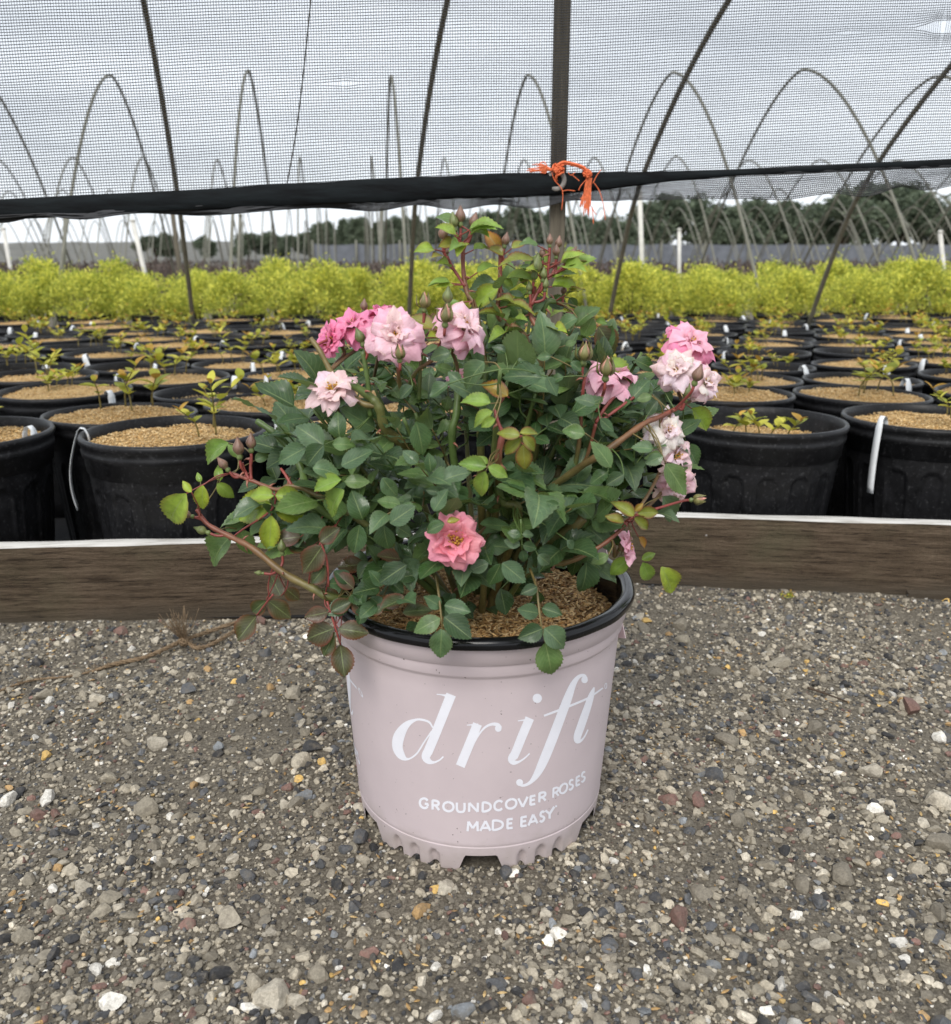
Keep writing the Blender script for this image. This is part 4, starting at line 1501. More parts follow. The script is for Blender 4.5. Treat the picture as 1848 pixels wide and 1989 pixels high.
def stamens(rr, ntube=34, tint=((0.62, 0.36, 0.05, 1), (0.45, 0.20, 0.03, 1))):
    mb = MB()
    v, f = lathe([(0.0001, -0.25 * rr), (0.16 * rr, -0.2 * rr), (0.22 * rr, -0.05 * rr), (0.14 * rr, 0.05 * rr), (0.0001, 0.07 * rr)], 12)
    mb.add(v, f, None, (0.30, 0.30, 0.08, 1))
    for k in range(ntube):
        a, q = R.uniform(0, 6.28), R.uniform(0.05, 0.30) * rr
        h = R.uniform(0.16, 0.34) * rr
        p0 = Vector((0.08 * rr * math.cos(a), 0.08 * rr * math.sin(a), 0.02 * rr))
        p1 = Vector((q * math.cos(a), q * math.sin(a), h))
        v, f = tube([p0, (p0 + p1) / 2 + Vector((0, 0, 0.03 * rr)), p1], 0.011 * rr, 4)
        mb.add(v, f, None, tint[0])
        v, f = tube([p1 - Vector((0, 0, 0.02 * rr)), p1 + Vector((0.01 * rr, 0, 0.015 * rr)), p1 + Vector((0, 0, 0.045 * rr))], [0.016 * rr, 0.034 * rr, 0.01 * rr], 5)
        mb.add(v, f, None, tint[1] if R.random() < 0.6 else tint[0])
    return mb.mesh('flower', MAT['bud'])


def sepal_mesh():
    mb = MB()
    v, f = [], []
    for i in range(7):
        t = i / 6
        w = 0.20 * math.sin(math.pi * (0.18 + 0.80 * t))
        for u in (-1, 0, 1):
            v.append((u * w, t, -0.12 * t + 0.18 * t * t + 0.06 * abs(u)))
    for i in range(6):
        for k in range(2):
            f.append((i * 3 + k, i * 3 + k + 1, (i + 1) * 3 + k + 1, (i + 1) * 3 + k))
    mb.add(v, f, None, (0.10, 0.15, 0.045, 1))
    return mb.mesh('sepal', MAT['bud'])


SEPAL = sepal_mesh()


def flower(px, py, rpx, facing, tint, style, Y=None, tint2=None):
    yy = front(px, py, 0.79, 0.98) if Y is None else Y
    p = at_y(px, py, yy)
    r = rpx * (0.84 if rpx > 40 else 0.95) / 1708.0 * (p - cam.location).length
    n = Vector(facing).normalized()
    A = Matrix.Translation(p) @ frame(n.orthogonal(), n) @ Matrix.Rotation(R.uniform(0, 6), 4, 'Z')
    fl = link('flower', stamens(r * (1.5 if style == 'open' else 1.0), 60 if style == 'open' else 30), BUSH, A)
    if style == 'open':
        rings = [(9, 1.10, 2, 0.7), (9, 1.06, 16, 0.7), (8, 0.98, 32, 0.25), (5, 0.74, 50, 0.25), (2, 0.46, 80, 0.25)]
    elif style == 'reflex':
        rings = [(6, 1.10, -24, 1.15), (6, 1.05, 0, 1.15), (6, 0.90, 24, 1.15), (6, 0.66, 48, 0.7), (4, 0.44, 66, 0.7)]
    else:   # flat, old
        rings = [(6, 1.10, -8, 0.7), (6, 0.95, 12, 0.7), (4, 0.62, 38, 0.7)]
    for ri, (cnt, sc, el, cu) in enumerate(rings):
        a0 = R.uniform(0, 6.28)
        for k in range(cnt):
            a = a0 + 2 * math.pi * k / cnt + R.uniform(-0.18, 0.18)
            e = rad(el + R.uniform(-17, 17))
            s = r * sc * R.uniform(0.88, 1.08)
            M = A @ Matrix.Rotation(a, 4, 'Z') @ Matrix.Translation((0, 0.05 * r, -0.06 * r + 0.015 * r * ri)) @ Matrix.Rotation(e, 4, 'X') @ Matrix.Rotation(R.uniform(-0.4, 0.4), 4, 'Y') @ Matrix.Diagonal((s * R.uniform(0.8, 1.1), s, s * R.uniform(0.8, 1.4), 1))
            tk = tint2 if (tint2 and ri >= 2) else tint
            link('petal', PET[tk][cu][R.randrange(4)], fl, M)
    for k in range(5):
        M = A @ Matrix.Rotation(2 * math.pi * k / 5, 4, 'Z') @ Matrix.Translation((0, 0, -0.2 * r)) @ Matrix.Rotation(rad(-38), 4, 'X') @ Matrix.Diagonal((r * 0.5, r * 0.5, r * 0.5, 1))
        link('sepal', SEPAL, fl, M)
    # stalk back to the bush
    b0 = p - n * r * 0.22
    hip = p - n * r * 0.42
    i = int(np.argmin(((CARR - np.array((hip + Vector((0, 0.02, -0.03)))[:])) ** 2).sum(1)))
    q = Vector(CARR[i])
    mb = MB()
    P = smooth_path([b0, hip, hip - n * r * 0.3 + Vector((0, 0.003, -0.008)), (hip + q) / 2 + Vector((0, 0.004, -0.006)), q], 5)
    v, f = tube(P, [0.0045 if k < 5 else 0.0016 for k in range(len(P))], 7)
    mb.add(v, f, None, [(0.16, 0.10, 0.05, 1)] * len(v))
    mb.build('flower_stalk', MAT['stem'], BUSH)


flower(*c9(770, 510), 64, (0.12, -1, 0.45), 'soft', 'reflex', Y=0.715, tint2='pale')
flower(*c9(390, 420), 44, (-0.35, -0.55, 0.85), 'deep', 'reflex', Y=0.775)
flower(*c9(200, 560), 34, (-0.7, -0.6, 0.35), 'deep', 'open', Y=0.765)
flower(*c9(640, 330), 42, (0.05, 0.2, 1), 'deep', 'reflex', Y=0.795)
flower(*c9(1400, 440), 60, (0.75, -0.55, 0.55), 'soft', 'reflex', Y=0.735, tint2='pale')
flower(*c9(190, 1020), 60, (-0.15, -0.62, 0.95), 'pale', 'flat', Y=0.735, tint2='white')
flower(*c10(490, 690), 62, (0.25, -0.15, 1), 'soft', 'reflex', Y=0.765)
flower(*c10(1200, 370), 56, (0.35, -0.55, 0.75), 'deep', 'reflex', Y=0.79, tint2='soft')
flower(*c10(1080, 610), 50, (-0.25, -0.9, 0.35), 'pale', 'reflex', Y=0.765, tint2='white')
flower(*c10(1340, 730), 42, (0.55, -0.75, 0.3), 'pale', 'reflex', Y=0.77, tint2='white')
flower(*c10(985, 1170), 46, (0.35, -0.9, 0.4), 'white', 'reflex', Y=0.755, tint2='white')
flower(*c10(1060, 1400), 44, (0.55, -0.8, 0.2), 'pale', 'flat', Y=0.76)
flower(*c10(1080, 1660), 46, (0.3, -0.75, -0.35), 'pale', 'reflex', Y=0.77)
flower(885, 1050, 58, (0.02, -1, 0.35), 'coral', 'open', Y=0.665)
flower(1218, 1062, 34, (0.85, -0.35, 0.3), 'soft', 'flat', Y=0.735)
flower(893, 742, 26, (0.2, -0.4, 0.9), 'soft', 'open', Y=0.79)


# buds ---------------------------------------------------------------
def bud_mesh(tintb, tipc):
    mb = MB()
    prof = [(0.0001, -0.52), (0.12, -0.50), (0.20, -0.40), (0.23, -0.28), (0.17, -0.14), (0.19, -0.06), (0.31, 0.06), (0.37, 0.22), (0.34, 0.40), (0.23, 0.60), (0.11, 0.78), (0.04, 0.95), (0.0001, 1.1)]
    n = 14
    v, f = lathe(prof, n, lambda t, r, z: r * (1 + 0.07 * math.cos(5 * t + 2 * z)))
    cols = []
    for (r, z) in prof:
        t = max(0, min(1, (z - 0.15) / 0.7))
        b = (0.13, 0.17, 0.055) if z < -0.1 else tintb
        cols += [tuple(b[q] + (tipc[q] - b[q]) * t for q in range(3)) + (1,)] * n
    mb.add(v, f, None, cols)
    return mb.mesh('bud', MAT['bud'])


BUDM = {'purple': bud_mesh((0.16, 0.115, 0.06), (0.22, 0.09, 0.09)), 'green': bud_mesh((0.15, 0.17, 0.06), (0.24, 0.13, 0.08)), 'open': bud_mesh((0.20, 0.19, 0.07), (0.80, 0.36, 0.30))}


def bsepal(tint):
    mb = MB()
    v, f = [], []
    for i in range(8):
        t = i / 7
        w = 0.24 * math.sin(math.pi * (0.30 + 0.69 * t)) + 0.01
        rr = (0.20, 0.33, 0.385, 0.365, 0.29, 0.19, 0.10, 0.05)[i] + 0.025
        for u in (-1, 0, 1):
            v.append((u * w * 0.8, rr - 0.10 * abs(u) * w / 0.24, -0.06 + t * 1.12))
    for i in range(7):
        for k in range(2):
            f.append((i * 3 + k, i * 3 + k + 1, (i + 1) * 3 + k + 1, (i + 1) * 3 + k))
    mb.add(v, f, None, (*tint, 1))
    return mb.mesh('sepal', MAT['bud'])


BSEP = {'purple': bsepal((0.21, 0.12, 0.085)), 'green': bsepal((0.14, 0.17, 0.055)), 'open': bsepal((0.17, 0.16, 0.055))}


def bud(px, py, hpx, direction, kind, Y):
    p = at_y(px, py, Y)
    s = hpx * 1.12 / 1.6 / 1708.0 * (p - cam.location).length
    n = Vector(direction).normalized()
    A = Matrix.Translation(p) @ frame(n.orthogonal(), n) @ Matrix.Diagonal((s, s, s, 1))
    b = link('bud', BUDM[kind], BUSH, A)
    for k in range(5):
        M = A @ Matrix.Rotation(2 * math.pi * k / 5, 4, 'Z')
        if kind == 'open':
            M = M @ Matrix.Translation((0, 0.1, 0)) @ Matrix.Rotation(rad(-9 - 18 * (k == 2)), 4, 'X')
        link('sepal', BSEP[kind], b, M)
    q = p - n * s * 0.45
    i = int(np.argmin(((CARR - np.array((q - n * 0.012)[:])) ** 2).sum(1)))
    e = Vector(CARR[i])
    mb = MB()
    P = smooth_path([q, q - n * 0.006, (q + e) / 2 - n * 0.004, e], 4)
    v, f = tube(P, 0.0013, 6)
    mb.add(v, f, None, [RED] * len(v))
    mb.build('bud_stalk', MAT['stem'], BUSH)


for (x, y, h, d, kd, Y) in [(*c8(297, 140), 34, (-0.15, 0, 1), 'green', 0.80), (*c8(330, 110), 36, (0, 0, 1), 'purple', 0.802), (*c8(398, 140), 34, (0.25, 0, 1), 'purple', 0.80), (*c8(236, 205), 34, (0, 0, 1), 'purple', 0.80),
                            (*c8(815, 235), 24, (0, 0, 1), 'purple', 0.79), (*c8(862, 250), 26, (0.1, 0, 1), 'purple', 0.792), (*c8(775, 305), 24, (0, 0, 1), 'purple', 0.79), (*c8(850, 295), 26, (0, -0.1, 1), 'purple', 0.79),
                            (*c8(935, 305), 26, (0.45, 0, 1), 'purple', 0.79), (*c8(737, 385), 44, (0.15, 0, 1), 'green', 0.785), (*c8(778, 420), 28, (0.1, 0, 1), 'green', 0.785), (*c8(790, 475), 26, (0.1, 0, 1), 'green', 0.785), (*c8(706, 490), 24, (-0.1, 0, 1), 'green', 0.785),
                            (*c8(890, 505), 22, (0.1, 0, 1), 'purple', 0.80), (*c8(572, 235), 28, (0.2, 0, 1), 'purple', 0.80), (*c8(258, 290), 14, (-0.1, 0, 1), 'purple', 0.80),
                            (*c9(1038, 240), 36, (0.05, 0, 1), 'open', 0.745), (*c9(1255, 195), 38, (0.05, 0, 1), 'green', 0.745), (*c9(1235, 370), 42, (0.1, -0.1, 1), 'open', 0.715), (*c9(810, 710), 34, (0, -0.2, 1), 'open', 0.695), (*c9(460, 560), 36, (-0.4, 0, 1), 'green', 0.735), (*c9(480, 265), 26, (0.1, 0, 1), 'purple', 0.78),
                            (*c10(222, 500), 44, (0.1, 0, 1), 'open', 0.735), (*c10(425, 640), 46, (0.05, -0.1, 1), 'open', 0.72), (*c10(1255, 690), 40, (0.25, -0.2, 1), 'purple', 0.735), (*c10(1240, 1800), 30, (1, -0.1, 0.15), 'open', 0.745), (*c10(1160, 850), 34, (0.2, 0, 1), 'green', 0.76),
                            (*c1(655, 215), 40, (-0.05, 0, 1), 'purple', 0.748), (*c1(735, 175), 36, (0.05, 0, 1), 'purple', 0.752), (*c1(565, 310), 32, (-0.6, 0, 0.8), 'purple', 0.752), (*c1(330, 630), 26, (-1, 0, 0.35), 'purple', 0.758), (*c1(275, 605), 26, (-1, 0, 0.55), 'green', 0.758),
                            (*c1(430, 735), 30, (-1, 0, 0.4), 'green', 0.75), (*c1(938, 860), 30, (0.0, 0, 1), 'green', 0.735), (*c1(800, 1010), 18, (-1, 0, 0.1), 'green', 0.735)]:
    bud(x, y, h, d, kd, Y)

# pale card tag at the back of the pot
tb = MB()
tv = [at_y(*c2(1205, 700), 0.915), at_y(*c2(1255, 720), 0.905), at_y(1211, 1238, 0.845), at_y(1196, 1243, 0.85)]
tv = [tv[0], tv[1], at_y(1216, 1240, 0.838), at_y(1190, 1238, 0.86)]
nrm = (tv[1] - tv[0]).cross(tv[3] - tv[0]).normalized() * 0.0006
tb.add([p + nrm for p in tv] + [p - nrm for p in tv], [(0, 1, 2, 3), (7, 6, 5, 4), (0, 4, 5, 1), (1, 5, 6, 2), (2, 6, 7, 3), (3, 7, 4, 0)])
tag(tb.build('plant_tag', MAT['pink_tag'], None, False), 'pale pink card tag hanging outside the lavender pot', 'tag')

# ------------------------------------------------------------------ black pots behind the boards
BP_H, BP_R = 0.270, 0.150


def black_pot_mesh(n, nz, arches):
    def wr(z):
        return 0.118 + (0.1425 - 0.118) * z / 0.235
    per = 2 * math.pi / 15

    def rf(t, r, z):
        if not arches or z > 0.208 or z < 0.004:
            return r
        u = ((t + per / 2) % per - per / 2) * r            # metres from the panel centre
        half = 0.0185
        zc = 0.168                                         # spring of the arch
        if z < zc:
            d = half - abs(u)
        else:
            d = half - math.hypot(u, z - zc)
        return r - 0.0030 * max(0.0, min(1.0, d / 0.0030)) + 0.0020 * math.exp(-(d / 0.0018) ** 2)
    zs = list(np.linspace(0.0, 0.206, nz))
    prof = [(wr(z), z) for z in zs]
    prof += [(wr(0.21), 0.209), (wr(0.212) + 0.0030, 0.211), (wr(0.23) + 0.0030, 0.236), (wr(0.236) + 0.0050, 0.238), (wr(0.24) + 0.0055, 0.246), (wr(0.247) + 0.0035, 0.248),
             (wr(0.247) + 0.0040, 0.256), (wr(0.25) + 0.0065, 0.259), (wr(0.25) + 0.0072, 0.265), (wr(0.25) + 0.0050, 0.2695), (wr(0.25) + 0.0010, 0.2700), (wr(0.25) - 0.0015, 0.2675), (wr(0.25) - 0.0025, 0.255), (0.134, 0.22)]
    v, f = lathe(prof, n, rf)
    v.append((0, 0, 0.0)); c = len(v) - 1
    f += [(c, (k + 1) % n, k) for k in range(n)]
    mb = MB()
    mb.add(v, f)
    return mb.mesh('pot_body', MAT['black_pot'])


BPM_HI = black_pot_mesh(300, 44, True)
BPM_LO = black_pot_mesh(48, 5, False)


def mulch_mesh(seed, nh, soil=False, level=0.258):
    zf = lambda x, y: level + 0.011 * (1 - (math.hypot(x, y) / 0.137) ** 2) + 0.006 * noise.noise(Vector((x * 22, y * 22, seed * 3.1)))
    v, f = [], []
    nr, nt = 9, 40
    for i in range(nr + 1):
        for k in range(nt):
            r, t = 0.1375 * i / nr + 1e-5, 2 * math.pi * k / nt
            v.append((r * math.cos(t), r * math.sin(t), zf(r * math.cos(t), r * math.sin(t))))
    for i in range(nr):
        for k in range(nt):
            f.append((i * nt + k, (i + 1) * nt + k, (i + 1) * nt + (k + 1) % nt, i * nt + (k + 1) % nt))
    mb = MB()
    mb.add(v, f)
    if nh:
        V, Fc, C = hulls(nh, 0.134, zf, seed, ((0.60, 0.39, 0.155), (0.68, 0.47, 0.21), (0.50, 0.30, 0.105), (0.76, 0.57, 0.30)))
        mb.add([tuple(p) for p in V], [tuple(int(q) for q in t) for t in Fc], None, [tuple(c) for c in C], 1)
    return mb.mesh('mulch', [MAT['soil' if soil else 'mulch_pale'], MAT['hull']])


_m = Mat('pale_mulch_bed')
_n = _m.noise(_m.pos(), 240, 5, 0.7)
_m.base(_m.ramp(_n, [(0.3, (0.26, 0.145, 0.05)), (0.5, (0.52, 0.335, 0.13)), (0.75, (0.76, 0.55, 0.26))])).rough(0.8).bump(_n, 1.0, 0.006)
MAT['mulch_pale'] = _m.m
MU_HI = [mulch_mesh(k, 2600, False, (0.259, 0.254, 0.248)[k]) for k in range(3)]
MU_LO = [mulch_mesh(10 + k, 700, False, (0.258, 0.252, 0.240)[k]) for k in range(3)]
MU_SOIL = mulch_mesh(31, 260, True, 0.240)
MU_LOW = mulch_mesh(32, 1500, False, 0.226)


# seedlings ------------------------------------------------------------
def sleaf(tint, mat, seed):
    r = random.Random(seed)
    v, f = [], []
    W, fo, be = r.uniform(0.24, 0.33), r.uniform(0.1, 0.5), r.uniform(0.1, 0.5)
    for i in range(7):
        t = i / 6
        w = W * math.sin(math.pi * min(1, 0.04 + 0.96 * t ** 0.9)) ** 0.8
        for u in (-1, 0, 1):
            v.append((u * w, t, fo * abs(u) * w - be * t * t * 0.6))
    for i in range(6):
        for k in range(2):
            f.append((i * 3 + k, i * 3 + k + 1, (i + 1) * 3 + k + 1, (i + 1) * 3 + k))
    mb = MB()
    mb.add(v, f, None, (tint, tint, tint, 1))
    return v, f, mb.mesh('leaf', MAT[mat]), tint, mat


SL = [sleaf(t, m, 900 + k) for k, (t, m) in enumerate([(0.2, 'seedling'), (0.5, 'seedling'), (0.8, 'seedling'), (1.0, 'seedling'), (0.35, 'seedling'), (0.3, 'seedling_tip'), (0.8, 'seedling_tip')])]


def seedling_plan(seed, tall):
    """stem paths and leaf placements of one young plant"""
    r = random.Random(seed)
    stems, leaves = [], []
    ns = r.choice((4, 5, 6))
    for s in range(ns):
        a = r.uniform(0, 6.28)
        b = Vector((r.uniform(-0.045, 0.045), r.uniform(-0.045, 0.045), 0))
        h = tall * r.uniform(0.5, 1.0)
        tip = b + Vector((math.cos(a) * h * 0.7, math.sin(a) * h * 0.7, h))
        mid = b + Vector((math.cos(a) * h * 0.12, math.sin(a) * h * 0.12, h * 0.5))
        P = smooth_path([b, mid, tip], 5)
        stems.append(P)
        nl = max(3, int(h / 0.016))
        for k in range(nl):
            t = 0.3 + 0.7 * (k + 1) / nl
            p = P[min(len(P) - 1, int(t * (len(P) - 1)))]
            a2 = a + k * 1.57 + r.uniform(-0.3, 0.3)
            for sg in (0, math.pi):
                d = Vector((math.cos(a2 + sg), math.sin(a2 + sg), r.uniform(0.15, 0.9) + (0.5 if k == nl - 1 else 0)))
                L = r.uniform(0.018, 0.034) * (0.8 if k == nl - 1 else 1.0)
                li = r.choice((5, 6, 3)) if k == nl - 1 and r.random() < 0.8 else r.randrange(5)
                leaves.append((li, Matrix.Translation(p) @ frame(d, (0, 0, 1)) @ Matrix.Diagonal((L, L, L, 1))))
    return stems, leaves


PLANS = [seedling_plan(40 + k, (0.055, 0.075, 0.045, 0.09, 0.06, 0.07)[k % 6]) for k in range(8)]


def stem_mb(stems):
    mb = MB()
    for P in stems:
        v, f = tube(P, [0.0016 - 0.0009 * i / (len(P) - 1) for i in range(len(P))], 5)
        mb.add(v, f)
    return mb


PL_STEM = [stem_mb(p[0]).mesh('stems', MAT['twig']) for p in PLANS]


def whole_seedling(plan):
    mb = stem_mb(plan[0])
    for (li, M) in plan[1]:
        v, f, me, t, m = SL[li]
        mb.add([M @ Vector(p) for p in v], f, None, (t, t, t, 1), 2 if m == 'seedling_tip' else 1)
    return mb.mesh('seedling', [MAT['twig'], MAT['seedling'], MAT['seedling_tip']])


PL_WHOLE = [whole_seedling(p) for p in PLANS]


def seedling(loc, k, rz, sc, near, label, group):
    M = Matrix.Translation(loc) @ Matrix.Rotation(rz, 4, 'Z') @ Matrix.Diagonal((sc, sc, sc, 1))
    if not near:
        o = link('seedling', PL_WHOLE[k], None, M)
    else:
        o = empty('seedling', loc)
        link('stems', PL_STEM[k], o, M)
        for (li, L) in PLANS[k][1]:
            link('leaf', SL[li][2], o, M @ L)
    tag(o, label, 'seedling', group)
    return o


# white strip tags -------------------------------------------------------
def strip_mesh(L, w, curl):
    """a flat strip hooked over the rim and hanging outside; outside is -Y"""
    P = [(0.016, -0.022), (0.014, -0.004), (0.010, 0.007), (0.003, 0.009), (-0.002, 0.003)]
    for i in range(1, 13):
        t = i / 12
        P.append((-0.003 - curl * math.sin(t * 2.4) * 0.022, -L * t))
    v, f = [], []
    n = len(P)
    for i, (y, z) in enumerate(P):
        ww = w * (0.75 if i < 5 else 1.0)
        nx, nz = (0.0007, 0.0) if i > 4 or i < 2 else (0.0, -0.0007)
        for (x, k) in ((-ww / 2, 0), (ww / 2, 0), (ww / 2, 1), (-ww / 2, 1)):
            v.append((x, y + nx * k, z + nz * k))
    for i in range(n - 1):
        for k in range(4):
            f.append((i * 4 + k, i * 4 + (k + 1) % 4, (i + 1) * 4 + (k + 1) % 4, (i + 1) * 4 + k))
    f += [(3, 2, 1, 0), (n * 4 - 4, n * 4 - 3, n * 4 - 2, n * 4 - 1)]
    mb = MB()
    mb.add(v, f)
    return mb.mesh('strip_tag', MAT['tag'])


ST_LONG = [strip_mesh(0.135, 0.013, c) for c in (0.25, 0.9)]
ST_SHORT = [strip_mesh(0.050, 0.018, c) for c in (0.05, 0.35)]


def strip(pot, ang, rr, long, label, group, tilt=0.0, zt=BP_H, which=None):
    p = pot + Vector((rr * math.cos(ang), rr * math.sin(ang), zt - 0.004))
    M = Matrix.Translation(p) @ Matrix.Rotation(ang + math.pi / 2, 4, 'Z') @ Matrix.Rotation(tilt, 4, 'Y')
    o = link('strip_tag', (ST_LONG[which] if which is not None else R.choice(ST_LONG if long else ST_SHORT)), None, M)
    tag(o, label, 'tag', group)


PB = at_z(340, 836, BP_H)
PR = at_z(1477, 807, BP_H)
SLOPE = (PR.y - PB.y) / (PR.x - PB.x)
GRP_P, GRP_S, GRP_T = 'black pots in rows behind the boards', 'young plants in the black pots', 'white strip tags on the black pots'
placed = []


def black_pot(x, y, hi, label, group, sc=1.0, mulch=None):
    o = empty('black_pot', (x, y, 0.005), R.uniform(0, 6.28))
    M = WM[o.name] @ Matrix.Rotation(R.uniform(-0.022, 0.022), 4, 'X') @ Matrix.Diagonal((sc, sc, R.uniform(0.95, 1.0), 1))
    link('pot_body', BPM_HI if hi else BPM_LO, o, M)
    mu = mulch or R.choice(MU_HI if hi else MU_LO)
    c = link('mulch', mu, o, M)
    c['kind'] = 'stuff'
    tag(o, label, 'pot', group)
    placed.append((x, y))
    return o


FRONT = [(PB.x, PB.y, 'black fluted pot with a long curled white tag, above the jute twine', 3, (-0.005, -0.02), 1.03),
         (at_z(-78, 834, BP_H).x, at_z(-78, 834, BP_H).y, 'black pot with a short tag, beside the pot with the long curled tag', 2, (0.0, 0.03), 1.0),
         (PB.x + 0.335, PB.y + 0.335 * SLOPE, 'black pot standing behind the board, mostly hidden by the leafy rose bush', 1, (0, 0), 1.0),
         (PR.x, PR.y, 'black fluted pot against the board, close behind the pale pink blooms', 4, (-0.03, -0.06), 1.05),
         (PR.x + 0.335, PR.y + 0.02, 'black fluted pot with a straight white printed tag hanging down its side', 6, (0.02, -0.05), 1.05)]
for i, (x, y, lab, k, so, sc) in enumerate(FRONT):
    black_pot(x, y, True, lab, None, sc, MU_LOW if i == 3 else None)
    if i == 2:
        continue
    seedling((x + 0.06 + so[0] if i == 0 else x + so[0], y + so[1], 0.232 if i == 3 else 0.272), k, 0.4 + i, 1.05, True,
             ('orange tinted seedling in the fluted pot with the curled tag', 'leafy seedling in the pot with a folded white tag', '', 'tall yellow green seedling in the pot behind the pale pink blooms', 'broad leaved seedling in the pot with the straight printed tag')[i], None)
strip(Vector((FRONT[0][0], FRONT[0][1], 0.005)), rad(190), 0.1565, True, 'long white tag curling down the side of a fluted black pot', None, which=1)
strip(Vector((FRONT[4][0], FRONT[4][1], 0.005)), rad(212), 0.1585, True, 'long straight white tag hanging beside a gap between fluted pots', None, which=0)
strip(Vector((FRONT[1][0], FRONT[1][1], 0.005)), rad(-8), 0.136, False, 'short white tag folded inside the rim of a black pot', None)

NROW = 10
ORD = ('', 'second', 'third', 'fourth', 'fifth', 'sixth', 'seventh', 'eighth', 'ninth', 'tenth', 'last')
for row in range(1, NROW + 1):
    y0 = 0.268 * row + 0.0035 * row * row
    pitch = 0.318
    sh = pitch / 2 if row % 2 else 0.0
    nmax = 14
    for c in range(-nmax, nmax + 1):
        x = PB.x + pitch * c + sh + R.uniform(-0.018, 0.018) - 0.13 * y0
        y = PB.y + (x - PB.x) * SLOPE + y0 + R.uniform(-0.015, 0.015)
        if abs(x) > 0.60 * y + 0.16:
            continue
        if any((x - a) ** 2 + (y - b) ** 2 < 0.288 ** 2 for a, b in placed):
            y += 0.03
            if any((x - a) ** 2 + (y - b) ** 2 < 0.283 ** 2 for a, b in placed):
                continue
        soil = R.random() < 0.06
        black_pot(x, y, row <= 1, ('black pot of bare dark soil in the %s row back from the boards' if soil else 'black plastic pot topped with tan hulls in the %s row back from the boards') % ORD[row], GRP_P + ', %s row' % ORD[row], 0.955 if row > 1 else 0.97, MU_SOIL if soil else None)
        if R.random() < 0.93:
            seedling((x + R.uniform(-0.05, 0.05), y + R.uniform(-0.05, 0.05), 0.245 if soil else 0.268), R.randrange(8), R.uniform(0, 6.28), R.uniform(0.75, 1.3), row <= 1,
                     'yellow green seedling sprouting in the %s row of black pots back from the boards' % ORD[row], GRP_S + ', %s row' % ORD[row])
        if R.random() < 0.58:
            an = R.uniform(rad(190), rad(350)) if R.random() < 0.75 else R.uniform(0, 6.28)
            strip(Vector((x, y, 0.005)), an, 0.146, R.random() < 0.25, 'white strip tag on a pot rim in the %s row back from the boards' % ORD[row], GRP_T + ', %s row' % ORD[row], R.uniform(-0.3, 0.3))


# ------------------------------------------------------------------ golden shrubs
def leafy(n, shape, size, seed, flat=0.5, lo=0.0, hi=1.0):
    """leaf-sized faces spread through a volume; shape(r) gives a point and an outward direction"""
    r = random.Random(seed)
    V = np.zeros((n * 4, 3)); C = np.ones((n * 4, 4))
    for k in range(n):
        p, d = shape(r)
        s = size * r.uniform(0.6, 1.3)
        y = (d + Vector((r.gauss(0, 0.5), r.gauss(0, 0.5), r.gauss(0, 0.5)))).normalized()
        x = y.orthogonal().normalized()
        x = Matrix.Rotation(r.uniform(0, 6.28), 3, y) @ x
        z = x.cross(y) * 0.18 * s
        w = flat * s
        V[k * 4:k * 4 + 4] = [p[:], (p + y * s * 0.5 + x * w * 0.5 + z)[:], (p + y * s)[:], (p + y * s * 0.5 - x * w * 0.5 + z)[:]]
        C[k * 4:k * 4 + 4, :3] = r.uniform(lo, hi)
    Q = np.arange(n * 4).reshape(-1, 4)
    return V, Q, C


def shrub_crown(seed):
    lobes = []
    r0 = random.Random(seed)
    for k in range(22):
        a, e = r0.uniform(0, 6.28), r0.uniform(-1.0, 1.4)
        lobes.append((Vector((math.cos(a) * math.cos(e) * 0.135, math.sin(a) * math.cos(e) * 0.135, 0.375 + 0.105 * math.sin(e))), r0.uniform(0.05, 0.085)))

    def shape(r):
        c, q = lobes[r.randrange(len(lobes))]
        d = Vector((r.gauss(0, 1), r.gauss(0, 1), r.gauss(0.25, 1))).normalized()
        p = c + d * q * (r.random() ** 0.35)
        if r.random() < 0.07:
            p += Vector((r.gauss(0, 0.012), r.gauss(0, 0.012), abs(r.gauss(0, 0.03))))
        return p, (d + Vector((0, 0, 0.5))).normalized()
    V, Q, C = leafy(5200, shape, 0.018, seed, 0.45)
    return np_mesh('crown', V, Q, MAT['golden'], C, False)


